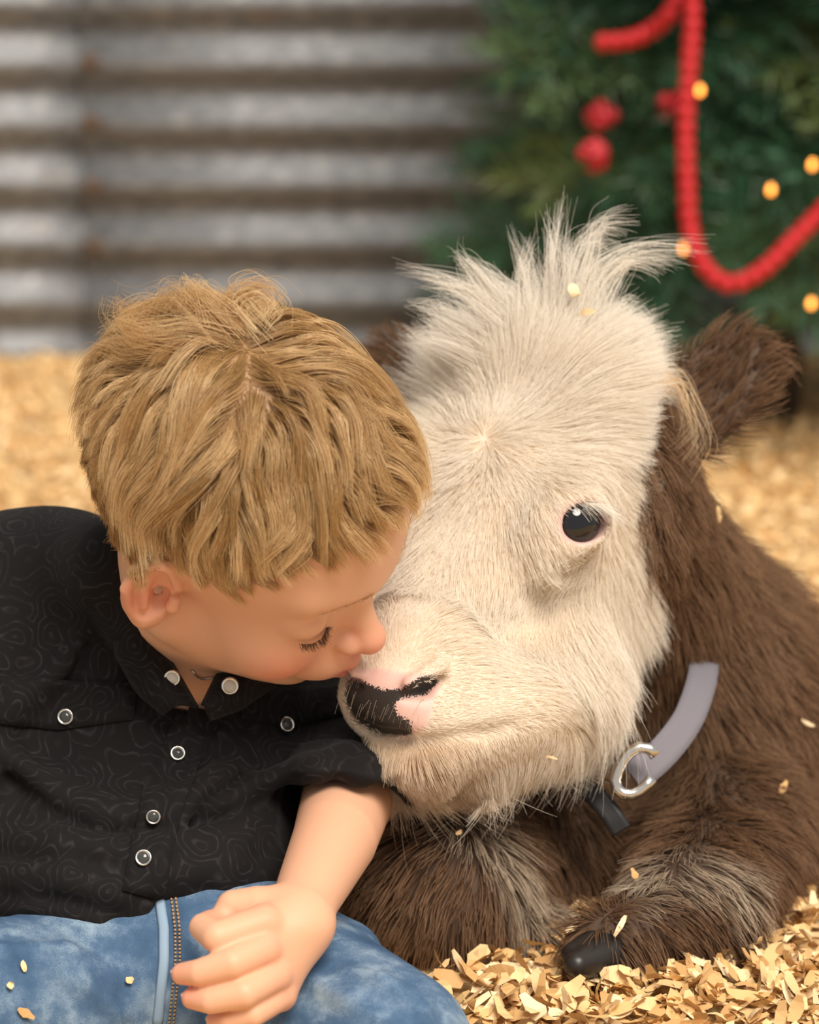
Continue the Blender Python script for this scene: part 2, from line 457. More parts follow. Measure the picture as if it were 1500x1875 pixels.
for py in (95, 205, 322, 432):
    q = P(150, py, WALL_Y / CP); q = np.array([XS + .012, WALL_Y - .014, q[2]])
    m = MB(); m.lathe([(.010, 0), (.010, .003), (.006, .006), (.002, .008)], q, (0, -1, 0), 10); m.build('nail', M_RUST, wall)

# ================================================================== BOY: skin
person = empty('person', (*P(230, 1740, 2.0)[:2], 0), 'blond boy in a black snap shirt and blue jeans kissing the calf', 'person')
def vnoise(p, f, seed):
    """smooth vector noise"""
    r = np.random.default_rng(seed); out = np.zeros_like(p)
    for k in range(4):
        M = r.normal(size=(3, 3)) * f * (1 + .6 * k); out += np.sin(p @ M.astype(F32) + r.uniform(0, 6.3, 3).astype(F32)) / (1 + .5 * k)
    return out / 2
def tang(d, n): d = d - n * (d * n).sum(-1, keepdims=True); return d / (np.linalg.norm(d, axis=-1, keepdims=True) + 1e-9)
def blob(v, c, r): return np.exp(-((v - v3(c)) ** 2).sum(1) / (r * r))
def smooth(a, b, x): t = np.clip((x - a) / (b - a), 0, 1); return t * t * (3 - 2 * t)
BL = (bv - v3(BH_O)) @ v3(BH_M)                                         # boy's head coordinates: forward, up, right
HLX = [-.12, -.09, -.06, -.040, -.015, .008, .026, .040, .052, .064, .09]
HLY = [-.060, -.060, -.050, -.022, .022, .024, .028, .046, .068, .082, .090]
def scalp(L): return smooth(-.004, .006, L[:, 1] - np.interp(L[:, 0], HLX, HLY)) * (np.linalg.norm(L - v3((-.01, .03, 0)), axis=1) < .125)
red = np.zeros(len(bv), F32); lip = np.zeros(len(bv), F32)
for s in (-1, 1):
    red += .9 * blob(bv, HB(.062, -.030, .036 * s), .017) + .55 * blob(bv, HB(-.012, -.004, .082 * s), .022)
red += .6 * blob(bv, HB(.098, -.018, 0), .013)
for k in KN: red += .3 * blob(bv, k, .010)
for f_ in FING: red += .45 * blob(bv, f_[-1], .010)
lip = np.clip(blob(bv, HB(.092, -.0415, 0), .0075) + blob(bv, HB(.090, -.049, 0), .0075) + .7 * blob(bv, HB(.086, -.0452, .008), .006) + .7 * blob(bv, HB(.086, -.0452, -.008), .006), 0, 1)
M_SKIN = mat('skin', (.72, .42, .30), .48, sss=.18, spec=.35)
def at(m, name): return nd(m, 'ShaderNodeAttribute', attribute_name=name)
c1 = mixc(M_SKIN, at(M_SKIN, 'red').outputs['Fac'], (.76, .425, .275), (.73, .235, .165))
c2 = mixc(M_SKIN, at(M_SKIN, 'lip').outputs['Fac'], c1, (.58, .17, .16))
c3 = mixc(M_SKIN, at(M_SKIN, 'scalp').outputs['Fac'], c2, (.40, .235, .115))
lk(M_SKIN, c3, pb(M_SKIN).inputs['Base Color'])
bump(M_SKIN, tex(M_SKIN, 'ShaderNodeTexNoise', 900, Detail=3.0).outputs[0], .08, .0006)
bme = np_mesh('body', bv, bf)
attr(bme, 'red', np.clip(red, 0, 1)); attr(bme, 'lip', lip); attr(bme, 'scalp', scalp(BL))
put('body', bme, M_SKIN, person)
M_NAIL = mat('fingernail', (.80, .50, .42), .3)
for f_, r_ in list(zip(FING, FR))[1:]:
    ax = f_[3] - f_[2]; ax /= np.linalg.norm(ax); up = TOW * .75 + UP * .5 - RIGHT * .35; up = up - ax * up.dot(ax); up /= np.linalg.norm(up)
    sd = np.cross(ax, up); c = f_[3] + ax * .0005 + up * (r_[3] - .0008); g = []
    for i in range(7):
        u = i / 6 * 2 - 1; row = []
        for j in range(7):
            w = (j / 6 * 2 - 1) * math.sqrt(max(0, 1 - abs(u) ** 3)) + (j - 3) * .01
            row.append(c + ax * .0046 * u + sd * .0038 * w - up * (.0020 * w * w + .0012 * max(u, 0) ** 2))
        g.append(row)
    m = MB(); m.grid(g); m.build('fingernail', M_NAIL, person, solid=.0005)

# ================================================================== BOY: shirt
def pxof(p):
    q = p - v3(CAMP); d = -(q @ v3(TOW))
    return 750 + (q @ v3(RIGHT)) / d * FPX, 937.5 - (q @ v3(UP)) / d * FPX
shirt = Solid()
shirt.u(ell(P(270, 1440, 2.075), (.112, .105, .083), IMG.T))
shirt.u(ell(P(230, 1610, 2.045), (.112, .066, .098), IMG.T), .04)
shirt.u(chain([SH_R, NECK + np.array([0, .015, -.028]), SH_L], [.047, .052, .046]), .035)
shirt.u(chain([SH_R, P(-150, 1400, 2.0)], [.048, .045]), .03)
shirt.u(chain([SH_R, P(215, 1092, 2.085), NECK + np.array([-.005, .02, 0])], [.046, .043, .045]), .025)
CUFF = P(640, 1472, 2.030); fdir = WR_L - EL_L; fdir /= np.linalg.norm(fdir); cdir = -UP * .85 + fdir * .45 - RIGHT * .05; cdir /= np.linalg.norm(cdir)
AX1 = EL_L + fdir * .07
shirt.u(inter(chain([SH_L, EL_L, AX1], [.047, .041, .038]), plane(CUFF, cdir)), .012)
shirt.u(inter(chain([EL_L, AX1], [.0435, .0405]), plane(CUFF - cdir * .026, -cdir), plane(CUFF + cdir * .001, cdir)), .002)
shirt.sub(inter(cone(EL_L, AX1, .036, .034), plane(CUFF - cdir * .014, -cdir)), .003)
for ln, r in (([(560, 1395), (450, 1450), (330, 1474), (190, 1492)], .009), ([(565, 1468), (440, 1532), (300, 1556)], .009), ([(545, 1530), (420, 1585), (300, 1604)], .008),
              ([(525, 1590), (410, 1622)], .007), ([(10, 1380), (120, 1462), (215, 1494)], .009), ([(0, 1528), (110, 1546), (215, 1558)], .008), ([(0, 1600), (120, 1612), (220, 1640)], .008),
              ([(60, 1660), (180, 1690)], .007), ([(430, 1390), (380, 1440), (330, 1500)], .007), ([(160, 1130), (120, 1220), (40, 1290)], .008), ([(640, 1370), (580, 1410), (560, 1460)], .007), ([(700, 1380), (660, 1420), (620, 1440)], .006)):
    pts = [trace(shirt, *q) for q in ln]; dn_ = [a + b * r * .30 - tang(UP, b) * r * 1.7 for a, b in pts if a is not None]; pts = [a + b * r * .05 for a, b in pts if a is not None]
    if len(pts) > 1: shirt.u(chain(pts, [r * .2] + [r * .9] * (len(pts) - 2) + [r * .2]), .014); shirt.sub(chain(dn_, [r * .05] + [r * .3] * (len(pts) - 2) + [r * .05]), .008)
shirt.sub(cone(NECK + np.array([.004, -.012, -.005]), HB(-.02, -.04, 0), .040, .052), .008)
shirt.sub(chain([P(345, 1195, 1.985), P(366, 1292, 1.985)], [.026, .003]), .008)
shirt.u(chain([P(120, 1052, 2.060), P(212, 1046, 2.008), P(250, 1140, 2.000)], [.034, .030, .018]), .02)
HEMX, HEMY = [-400, 0, 140, 225, 262, 288, 330, 520, 900], [1660, 1676, 1722, 1752, 1700, 1648, 1644, 1652, 1640]
def hem(p):
    x, y = pxof(p); return ((np.interp(x, HEMX, HEMY) - y) * PXM * .7).astype(F32)
shirt.sub(hem, .003)
sv, sf = mesh_sdf(shirt, *(lambda a: (a.min(0) - .03, a.max(0) + .03))(np.array([P(-200, 850, 2.2), P(-200, 1780, 1.9), P(100, 900, 2.2), P(780, 1400, 2.2), P(780, 1500, 1.9)])), .0022)
print('shirt', len(sv), time.time() - T0)
M_SHIRT = mat('black_paisley_cotton', (.012, .011, .012), .8, spec=.18, sheen=.04)
w1 = tex(M_SHIRT, 'ShaderNodeTexNoise', 30, Detail=1.0)
def paisley(m):
    c = nd(m, 'ShaderNodeTexCoord'); add = nd(m, 'ShaderNodeVectorMath', operation='MULTIPLY_ADD')
    w = nd(m, 'ShaderNodeTexNoise', Scale=38.0, Detail=1.0); lk(m, c.outputs['Object'], w.inputs['Vector'])
    lk(m, w.outputs['Color'], add.inputs[0]); add.inputs[1].default_value = (.022,) * 3; lk(m, c.outputs['Object'], add.inputs[2])
    v = nd(m, 'ShaderNodeTexVoronoi', Scale=42.0); lk(m, add.outputs[0], v.inputs['Vector'])
    mu = nd(m, 'ShaderNodeMath', operation='MULTIPLY'); lk(m, v.outputs['Distance'], mu.inputs[0]); mu.inputs[1].default_value = 34.0
    sn = nd(m, 'ShaderNodeMath', operation='SINE'); lk(m, mu.outputs[0], sn.inputs[0])
    fine = nd(m, 'ShaderNodeTexNoise', Scale=160.0, Detail=2.0); lk(m, c.outputs['Object'], fine.inputs['Vector'])
    ml = nd(m, 'ShaderNodeMath', operation='MULTIPLY'); lk(m, sn.outputs[0], ml.inputs[0]); lk(m, fine.outputs[0], ml.inputs[1])
    return ramp(m, ml.outputs[0], [(.20, (.0075, .0065, .007)), (.45, (.013, .0115, .0125)), (.62, (.024, .022, .024))])
lk(M_SHIRT, paisley(M_SHIRT).outputs[0], pb(M_SHIRT).inputs['Base Color'])
bump(M_SHIRT, tex(M_SHIRT, 'ShaderNodeTexNoise', 700, Detail=2.0).outputs[0], .25, .0006)
shirt_o = put('shirt', np_mesh('shirt', sv, sf), M_SHIRT, person)
shirt_o['label'] = 'black paisley western shirt with rolled sleeve'
def patch(f, corners, nu, nv, off, name, m, parent, solid=.0014, shape=None):
    """a cloth patch laid on a solid; corners: four photo pixels (top-left, top-right, bottom-right, bottom-left)"""
    a, b, c, d = [np.array(q, float) for q in corners]; g = []; last = None
    for i in range(nv + 1):
        v = i / nv; row = []
        for j in range(nu + 1):
            u = j / nu; q = (a * (1 - u) + b * u) * (1 - v) + (d * (1 - u) + c * u) * v
            if shape is not None: q = q + shape(u, v)
            p, n = trace(f, *q)
            if p is None: p, n = last
            last = (p, n); row.append(p + n * off)
        g.append(row)
    mb = MB(); mb.grid(g); return mb.build(name, m, parent, solid=solid, off=1)
point = lambda h: (lambda u, v: np.array([0, h * v * (1 - abs(2 * u - 1))]))
patch(shirt, [(-30, 1236), (250, 1254), (246, 1318), (-30, 1322)], 16, 6, .002, 'pocket_flap', M_SHIRT, shirt_o, shape=point(18))
patch(shirt, [(436, 1262), (620, 1254), (628, 1312), (442, 1316)], 14, 6, .002, 'pocket_flap', M_SHIRT, shirt_o, shape=point(16))
pl = [(372, 1290), (338, 1370), (300, 1460), (278, 1545), (262, 1640)]
g = []
for i in range(26):
    t = i / 25 * (len(pl) - 1); k = min(int(t), len(pl) - 2); q = np.array(pl[k]) * (1 - (t - k)) + np.array(pl[k + 1]) * (t - k); row = []
    for w in (-38, -19, 0, 19, 38):
        p, n = trace(shirt, q[0] + w, q[1] + w * .22)
        row.append(p + n * .0022 if p is not None else row[-1])
    g.append(row)
mb = MB(); mb.grid(g); mb.build('placket', M_SHIRT, shirt_o, solid=.0014, off=1)
# collar leaves: outer edge lies on the shirt, inner edge stands round the neck
LEAFV = []
def leaf(outer, inner, name='collar_leaf'):
    g = []
    n = 14
    def samp(L, t):
        t *= len(L) - 1; k = min(int(t), len(L) - 2); return np.array(L[k], float) * (1 - (t - k)) + np.array(L[k + 1], float) * (t - k)
    for i in range(n + 1):
        a = samp(outer, i / n); b = samp(inner, i / n); pa, na = trace(shirt, a[0], a[1])
        pa = P(a[0], a[1], a[2]) if pa is None or abs((CAMP - pa).dot(TOW) + a[2]) > .03 else pa + na * .004
        pbb = P(b[0], b[1], b[2]); row = []
        for j in range(7):
            u = j / 6; q = pa * (1 - u) + pbb * u + TOW * .012 * math.sin(math.pi * u) * .9 + UP * .004 * math.sin(math.pi * u)
            row.append(q)
        g.append(row)
    LEAFV.extend(q for row in g for q in row)
    mb = MB(); mb.grid(g); return mb.build(name, M_SHIRT, shirt_o, solid=.002, off=0)
leaf([(186, 1015, 2.04), (205, 1110, 2.0), (212, 1200, 1.99), (250, 1268, 1.985), (300, 1310, 1.98)], [(232, 1020, 2.03), (258, 1098, 2.005), (294, 1178, 1.995), (328, 1236, 1.985), (362, 1296, 1.98)])
leaf([(560, 1228, 2.02), (510, 1252, 2.0), (440, 1300, 1.985), (384, 1318, 1.98)], [(470, 1196, 2.025), (424, 1206, 2.01), (396, 1238, 1.995), (370, 1292, 1.98)])
# snaps: a pearl dome in a silver rim
M_SILVER = mat('silver_rim', (.78, .77, .74), .22, metal=1.0)
M_PEARL = mat('dark_pearl', (.05, .055, .055), .12)
M_PALE = mat('pale_pearl', (.55, .54, .50), .15)
def on_leaf(px, py):
    V = np.array(LEAFV); x, y = pxof(v3(V)); i = np.argsort(np.hypot(x - px, y - py))[:4]; d_ = ((V[i] - CAMP) @ -TOW).mean()
    return P(px, py, d_), TOW * .8 - UP * .1
def snap(px, py, r=.0047, pearl=M_PEARL, f=shirt, lift=.004, n=None):
    p, nn = on_leaf(px, py) if f is None else trace(f, px, py)
    if p is None: return
    n = nn if n is None else np.asarray(n, float); n = n * .75 + TOW * .4; n /= np.linalg.norm(n)
    q = p + n * lift; m = MB()
    m.lathe([(r, -.002), (r, .0006), (r * .94, .0013), (r * .80, .0014), (r * .74, .0009)], q, n, 24); k = len(m.f)
    m.lathe([(r * .75, .0007), (r * .62, .0014), (r * .35, .0019), (r * .05, .0021)], q, n, 24)
    o = m.build('snap_button', M_SILVER, shirt_o); o.data.materials.append(pearl)
    for i in range(k, len(o.data.polygons)): o.data.polygons[i].material_index = 1
snap(122, 1314); snap(520, 1328, .0045); snap(264, 1573); snap(325, 1382, .0043); snap(281, 1494, .0042)
snap(316, 1240, .0046, M_PALE, None, .0046); snap(422, 1254, .0049, M_PALE, None, .0046); snap(250, 1104, .003, M_PALE, None, .0046)
M_CHAIN = mat('necklace_silver', (.6, .58, .55), .3, metal=1.0)
mb = MB(); pts = []
for x, y in ((352, 1225), (360, 1236), (370, 1241), (382, 1240), (394, 1236)):
    p, n = trace(boy, x, y); pts.append(p + n * .001)
mb.tube(pts, .0006, 6); mb.build('necklace', M_CHAIN, person)

# ================================================================== BOY: jeans
jeans = Solid()
jeans.u(ell(P(300, 1745, 2.02), (.100, .060, .080), IMG.T))
jeans.u(chain([P(400, 1790, 2.0), P(560, 1862, 1.945), P(700, 1938, 1.895)], [.062, .055, .050]), .02)
jeans.u(chain([P(215, 1835, 2.0), P(60, 1862, 1.955), P(-140, 1870, 1.91)], [.060, .056, .052]), .02)
jeans.u(cone(P(560, 1745, 1.985), P(640, 1748, 1.98), .020, .016), .02)
for ln, r in (([(640, 1780), (700, 1800), (780, 1850)], .005), ([(560, 1790), (640, 1830), (700, 1870)], .005), ([(330, 1690), (380, 1740), (400, 1800)], .005), ([(60, 1760), (150, 1800), (220, 1860)], .006), ([(0, 1740), (120, 1745), (200, 1790)], .006)):
    pts = [trace(jeans, *q) for q in ln]; pts = [a - b * r * .05 for a, b in pts if a is not None]
    if len(pts) > 1: jeans.u(chain(pts, [r * .2] + [r] * (len(pts) - 2) + [r * .2]), .010)
jv, jf = mesh_sdf(jeans, *(lambda a: (a.min(0) - .06, a.max(0) + .06))(np.array([P(-180, 1700, 2.08), P(-180, 1900, 1.86), P(860, 1900, 1.86), P(700, 1960, 1.86), P(300, 1640, 2.1)])), .003)
print('jeans', len(jv), time.time() - T0)
M_DENIM = mat('blue_denim', (.12, .24, .42), .85, spec=.2)
a_ = tex(M_DENIM, 'ShaderNodeTexNoise', 6, Detail=4.0, Roughness=.6); b_ = tex(M_DENIM, 'ShaderNodeTexNoise', (900, 350, 900), Detail=2.0)
mm = nd(M_DENIM, 'ShaderNodeMath', operation='MULTIPLY_ADD'); lk(M_DENIM, b_.outputs[0], mm.inputs[0]); mm.inputs[1].default_value = .6; lk(M_DENIM, a_.outputs[0], mm.inputs[2])
lk(M_DENIM, ramp(M_DENIM, mm.outputs[0], [(.50, (.035, .075, .155)), (.80, (.075, .145, .26)), (1.12, (.32, .43, .54))]).outputs[0], pb(M_DENIM).inputs['Base Color'])
bump(M_DENIM, b_.outputs[0], .5, .0008)
jeans_o = put('jeans', np_mesh('jeans', jv, jf), M_DENIM, person); jeans_o['label'] = 'washed blue denim jeans'
M_WORN = mat('worn_denim_edge', (.26, .37, .50), .85); M_THREAD = mat('tan_thread', (.42, .26, .12), .8)
g = []
FLY = [(291, 1640), (300, 1700), (300, 1760), (288, 1880)]
for i in range(24):
    t = i / 23 * 3; k = min(int(t), 2); q = np.array(FLY[k]) * (1 - (t - k)) + np.array(FLY[k + 1]) * (t - k)
    row = [trace(jeans, q[0] + w, q[1]) for w in (-10, -5, 0, 5, 10)]; g.append([p + n * (.0016 if 0 < j < 4 else .0004) for j, (p, n) in enumerate(row)])
mb = MB(); mb.grid(g); mb.build('fly_seam', M_WORN, jeans_o, solid=.001, off=1)
for w in (22, 30):
    for i in range(34):
        q = [np.array(FLY[0]) * 0 + (np.interp(t, [1640, 1700, 1760, 1880], [291, 300, 300, 288]) + w, t) for t in (1645 + i * 7, 1649 + i * 7)]
        pp = [trace(jeans, *z) for z in q]; mb = MB(); mb.tube([a + b * .0006 for a, b in pp], .0007, 5); mb.build('stitch', M_THREAD, jeans_o)

# ================================================================== HAIR KIT
def strands(name, pts, rad, root, tip, m, parent, kind=None):
    """pts (n, k, 3); rad (n,) root radius; root / tip (n, 3) colours"""
    n, k, _ = pts.shape
    hc = bpy.data.hair_curves.new(name); hc.add_curves([k] * n)
    hc.points.foreach_set('position', np.ascontiguousarray(pts, F32).ravel())
    prof = np.linspace(1, .25, k)[None] * rad[:, None]; hc.points.foreach_set('radius', prof.astype(F32).ravel())
    t = np.linspace(0, 1, k)[None, :, None]
    colr = root[:, None] * (1 - t) + tip[:, None] * t
    a = hc.attributes.new('col', 'FLOAT_COLOR', 'POINT'); a.data.foreach_set('color', np.concatenate([colr, np.ones((n, k, 1))], 2).astype(F32).ravel())
    o = put(name, hc, m, parent)
    if kind: o['kind'] = kind
    return o
def hair_mat(name, rough=.55, spec=.3, trans=.0):
    m = mat(name, (.5, .5, .5), rough, spec=spec)
    a = at(m, 'col'); lk(m, a.outputs['Color'], pb(m).inputs['Base Color'])
    if trans:
        t = nd(m, 'ShaderNodeBsdfTranslucent'); lk(m, a.outputs['Color'], t.inputs[0]); mx = nd(m, 'ShaderNodeMixShader'); mx.inputs[0].default_value = trans
        out = [n for n in m.node_tree.nodes if n.type == 'OUTPUT_MATERIAL'][0]
        lk(m, pb(m).outputs[0], mx.inputs[1]); lk(m, t.outputs[0], mx.inputs[2]); lk(m, mx.outputs[0], out.inputs[0])
    return m
def surf_sample(v, f, n, weight=None):
    t = np.concatenate([f[:, [0, 1, 2]], f[:, [0, 2, 3]]]); a, b, c = v[t[:, 0]], v[t[:, 1]], v[t[:, 2]]
    ar = np.linalg.norm(np.cross(b - a, c - a), axis=1)
    if weight is not None: ar = ar * weight[t].mean(1)
    cs = np.cumsum(ar.astype(float)); k = np.searchsorted(cs, RNG.random(n) * cs[-1]); k = np.minimum(k, len(t) - 1)
    r1 = np.sqrt(RNG.random(n))[:, None]; r2 = RNG.random(n)[:, None]
    return (a[k] * (1 - r1) + b[k] * r1 * (1 - r2) + c[k] * r1 * r2).astype(F32)
def nearest(src, pts):
    kd = kdtree.KDTree(len(src))
    for i, q in enumerate(src): kd.insert(q, i)
    kd.balance(); return np.array([kd.find(q)[1] for q in pts])
def nrm(a): return a / (np.linalg.norm(a, axis=-1, keepdims=True) + 1e-9)

# ================================================================== BOY: hair, lashes, brow
head_only = Solid(); head_only.ops = boy.ops[:20]
sw = scalp(BL) * (np.linalg.norm(bv - v3(BH_O), axis=1) < .16)
ears_ = sum(blob(bv, HB(-.013, -.004, .080 * s), .018) for s in (-1, 1)); sw = sw * (ears_ < .25)
WH, WN = trace(boy, 446, 622)
NG, NCH, K = 900, 44, 12
groot = surf_sample(bv, bf, NG, sw)
def locl(p): return (p - v3(BH_O)) @ v3(BH_M)
def flow_guides(root, length, hmax, lift0, seed):
    n = grad(boy, root); p = root + n * F32(.0006); out = [p]; nz = vnoise(root, 26, seed)
    L = locl(root); st = length / (K - 1)
    d0 = root - v3(WH); dist = np.linalg.norm(d0, axis=1, keepdims=True)
    dirn = tang(d0, n); sw_ = np.cross(n, dirn); dirn = nrm(dirn + sw_ * .7 * np.exp(-dist / .03) + nz * .75)
    down = v3((0, 0, -1))
    for k in range(1, K):
        s = k / (K - 1)
        nn = grad(boy, p); flow = tang(p - v3(WH), nn)
        dirn = nrm(dirn * .72 + flow * .22 + down * .10 * s + nn * (lift0 * (1 - s) ** 2)[:, None] + vnoise(p, 45, seed + 1) * .20)
        p = p + dirn * st[:, None]
        d = boy(p); nn = grad(boy, p); lo_ = .0012 + hmax * s * .7
        p = p + nn * np.maximum(lo_ - d, 0)[:, None] - nn * (np.maximum(d - hmax - .004, 0) * .5)[:, None]
        out.append(p)
    return np.stack(out, 1)
gl = locl(groot)
side = smooth(.085, .045, gl[:, 1] - .25 * np.maximum(gl[:, 0], 0)); back = smooth(-.02, -.07, gl[:, 0])
glen = ((.064 - .34 * np.maximum(gl[:, 0] + .005, 0)).clip(.03) * (1 - side) + .013 * side) * (1 - .15 * back) * RNG.uniform(.55, 1.3, NG)
ghm = (.0070 * (1 - side) + .0018 * side) * RNG.uniform(.25, 1.0, NG)
G = flow_guides(groot, glen.astype(F32), ghm.astype(F32), (.5 * (1 - side)).astype(F32), 11)
cr = surf_sample(bv, bf, NG * NCH, sw); gi = nearest(groot, cr)
t = np.linspace(0, 1, K, dtype=F32)[None, :, None]
off = (cr - groot[gi])[:, None]
spread = (1 - .72 * t ** .8) * (1 + .25 * RNG.normal(size=(len(cr), 1, 1)))
fr = vnoise(cr * 3, 160, 5)[:, None] * .0022 * t + RNG.normal(size=(len(cr), 1, 3)) * .0011 * t ** 1.5
lenv = RNG.uniform(.78, 1.05, (len(cr), 1, 1))
C = G[gi]; C = C[:, :1] + (C - C[:, :1]) * lenv
pts = (C + off * spread + fr).astype(F32)
d = boy(pts.reshape(-1, 3)); nn = grad(boy, pts.reshape(-1, 3)); pts = (pts.reshape(-1, 3) + nn * np.maximum(.0006 - d, 0)[:, None]).reshape(pts.shape)
gt = np.where(RNG.random(NG) < .38, RNG.uniform(.75, 1, NG), RNG.uniform(0, .55, NG)); cl_ = locl(cr)
tone = np.clip(gt[gi] * .95 + RNG.normal(size=len(cr)) * .14, 0, 1)[:, None]
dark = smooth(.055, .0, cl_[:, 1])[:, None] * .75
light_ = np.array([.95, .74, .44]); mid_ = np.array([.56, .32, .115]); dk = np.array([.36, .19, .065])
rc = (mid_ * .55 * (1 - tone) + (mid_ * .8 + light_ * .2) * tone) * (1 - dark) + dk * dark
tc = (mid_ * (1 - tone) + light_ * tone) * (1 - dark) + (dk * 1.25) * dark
def locks(defs, per, spread0, spread1, f=None, seed=1, k=14):
    """hand-laid locks: each a list of (px, py, depth)"""
    r = np.random.default_rng(seed); out = []
    for L in defs:
        q = np.array([P(*a) for a in L]); t = np.linspace(0, 1, k) * (len(q) - 1); i = np.minimum(t.astype(int), len(q) - 2); u = (t - i)[:, None]
        p0, p1, p2, p3 = q[np.maximum(i - 1, 0)], q[i], q[i + 1], q[np.minimum(i + 2, len(q) - 1)]
        c = .5 * ((2 * p1) + (-p0 + p2) * u + (2 * p0 - 5 * p1 + 4 * p2 - p3) * u ** 2 + (-p0 + 3 * p1 - 3 * p2 + p3) * u ** 3)
        s = np.linspace(0, 1, k)[None, :, None]
        w = spread0 * (1 - s) + spread1 * s
        o = r.normal(size=(per, 1, 3)) * w + r.normal(size=(per, 1, 3)) * spread1 * 1.6 * s ** 2.5
        ln = r.uniform(.6, 1.05, (per, 1, 1)); cc = c[None, :1] + (c[None] - c[None, :1]) * (1 - (1 - ln) * s)
        out.append(cc + o)
    return np.concatenate(out).astype(F32)
M_HAIR = hair_mat('blond_hair', .33, .6, .25)
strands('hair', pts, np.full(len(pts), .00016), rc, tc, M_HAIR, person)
bd = 1.87
cow = [[(430, 610, bd), (370, 560, bd), (300, 545, bd + .01), (240, 560, bd + .02), (195, 548, bd + .02)],
       [(420, 620, bd), (350, 600, bd - .005), (270, 606, bd), (215, 590, bd + .01)],
       [(400, 605, bd), (350, 550, bd), (310, 525, bd + .01), (280, 560, bd + .01)],
       [(440, 600, bd), (390, 555, bd), (350, 525, bd + .01), (318, 572, bd)],
       [(380, 590, bd), (365, 540, bd + .01), (348, 518, bd + .01), (362, 560, bd + .01)],
       [(390, 640, bd), (300, 630, bd), (240, 620, bd), (200, 580, bd + .01), (205, 545, bd + .02)],
       [(360, 590, bd + .01), (280, 560, bd + .02), (225, 575, bd + .02), (190, 600, bd + .03)],
       [(470, 600, bd), (430, 548, bd), (470, 522, bd), (505, 552, bd), (492, 575, bd - .005)],
       [(410, 590, bd), (440, 535, bd), (490, 525, bd), (525, 560, bd)],
       [(300, 640, bd), (230, 650, bd + .01), (185, 640, bd + .02), (165, 680, bd + .03)],
       [(560, 900, 1.89), (600, 960, 1.89), (640, 985, 1.90), (648, 1030, 1.905), (615, 1070, 1.905)],
       [(400, 880, 1.87), (430, 980, 1.87), (470, 1022, 1.87), (520, 1032, 1.875)],
       [(430, 880, 1.87), (465, 970, 1.87), (500, 1010, 1.872), (525, 1030, 1.875)],
       [(690, 870, 1.93), (735, 900, 1.925), (762, 925, 1.925), (745, 960, 1.93), (730, 1010, 1.94)]]
lp = locks(cow, 70, .0050, .0020, seed=4)
tn = np.repeat(RNG.random((len(cow), 1)), 70, 0)
strands('stray_lock', lp, np.full(len(lp), .00014), mid_ * .9 * (1 - tn) + light_ * .9 * tn, mid_ * (1 - tn) + light_ * tn, M_HAIR, person)
M_LASH = hair_mat('lash', .5, .3)
def fringe_hairs(line, n, direction, ln, r, colr, name, jit=.15):
    q = np.array(line); t = RNG.random(n) * (len(q) - 1); i = np.minimum(t.astype(int), len(q) - 2); u = (t - i)[:, None]
    p = q[i] * (1 - u) + q[i + 1] * u; d = nrm(np.asarray(direction)[None] + RNG.normal(size=(n, 3)) * jit)
    s = np.linspace(0, 1, 6)[None, :, None]; l = (ln * RNG.uniform(.7, 1.1, n))[:, None, None]
    pp = p[:, None] + d[:, None] * s * l + UP * (.25 * l * s ** 2)
    cc = np.repeat(np.array(colr, float)[None], n, 0); strands(name, pp.astype(F32), np.full(n, r), cc, cc, M_LASH, person)
for s in (1, -1):
    L3 = [HB(.0725, -.0004, .0200 * s), HB(.0752, -.0022, .0255 * s), HB(.0762, -.0032, .0315 * s), HB(.0740, -.0024, .0390 * s), HB(.0688, -.0005, .0460 * s)]
    fringe_hairs(L3, 170, BH_M @ np.array([.75, -.75, .12 * s]), .0075, .00013, (.10, .05, .025), 'eyelashes')
    BRW = []
    for x in (.012, .022, .034, .046):
        q = v3(HB(.10 - .3 * x, .0285 + (.002 if x < .035 else 0), x * s)); dd = v3(BH_M @ np.array([-1, 0, 0]))
        for _ in range(60):
            dv = float(boy(q[None])[0])
            if dv < 3e-4: break
            q = q + dd * dv * .8
        BRW.append(q)
    fringe_hairs(BRW, 170, BH_M @ np.array([.12, .12, .95 * s]), .0060, .00007, (.55, .34, .17), 'eyebrow', .35)
print('hair', time.time() - T0)
# ================================================================== CALF: body, eyes, fur
calf_o = empty('calf', (*P(1150, 1650, 2.2)[:2], 0), 'fluffy brown calf with a cream face lying in wood shavings', 'calf')
CL = lambda p: (p - v3(CH_O)) @ v3(CH_M)                               # along the face, its left, out of the forehead
cl = CL(cv); hd_ = calf_head(cv)
WBY, WBX = [500, 650, 720, 800, 900, 1000, 1100, 1200, 1300, 1380, 1450], [1120, 1150, 1165, 1172, 1170, 1180, 1172, 1165, 1150, 1110, 1040]
def whiteness(p): x, y = pxof(p); return (smooth(12, -12, x - np.interp(y, WBY, WBX) + 26 * vnoise(p, 60, 77)[:, 0]) * smooth(.020, .008, calf_head(p))).astype(F32)
white = whiteness(cv)
def inpoly(p, poly, soft):
    """soft 0..1 inside an outline traced from the photograph on the side that faces it"""
    x, y = pxof(p); q = np.array(poly, float); d = np.full(len(p), 1e9); ins = np.zeros(len(p), bool)
    for i in range(len(q)):
        a, b = q[i], q[(i + 1) % len(q)]; e = b - a; t = np.clip(((x - a[0]) * e[0] + (y - a[1]) * e[1]) / (e @ e), 0, 1)
        d = np.minimum(d, np.hypot(x - a[0] - t * e[0], y - a[1] - t * e[1])); c = (a[1] > y) != (b[1] > y)
        ins ^= c & (x < (b[0] - a[0]) * (y - a[1]) / (b[1] - a[1] + 1e-9) + a[0])
    return np.clip(.5 + np.where(ins, d, -d) / soft, 0, 1)
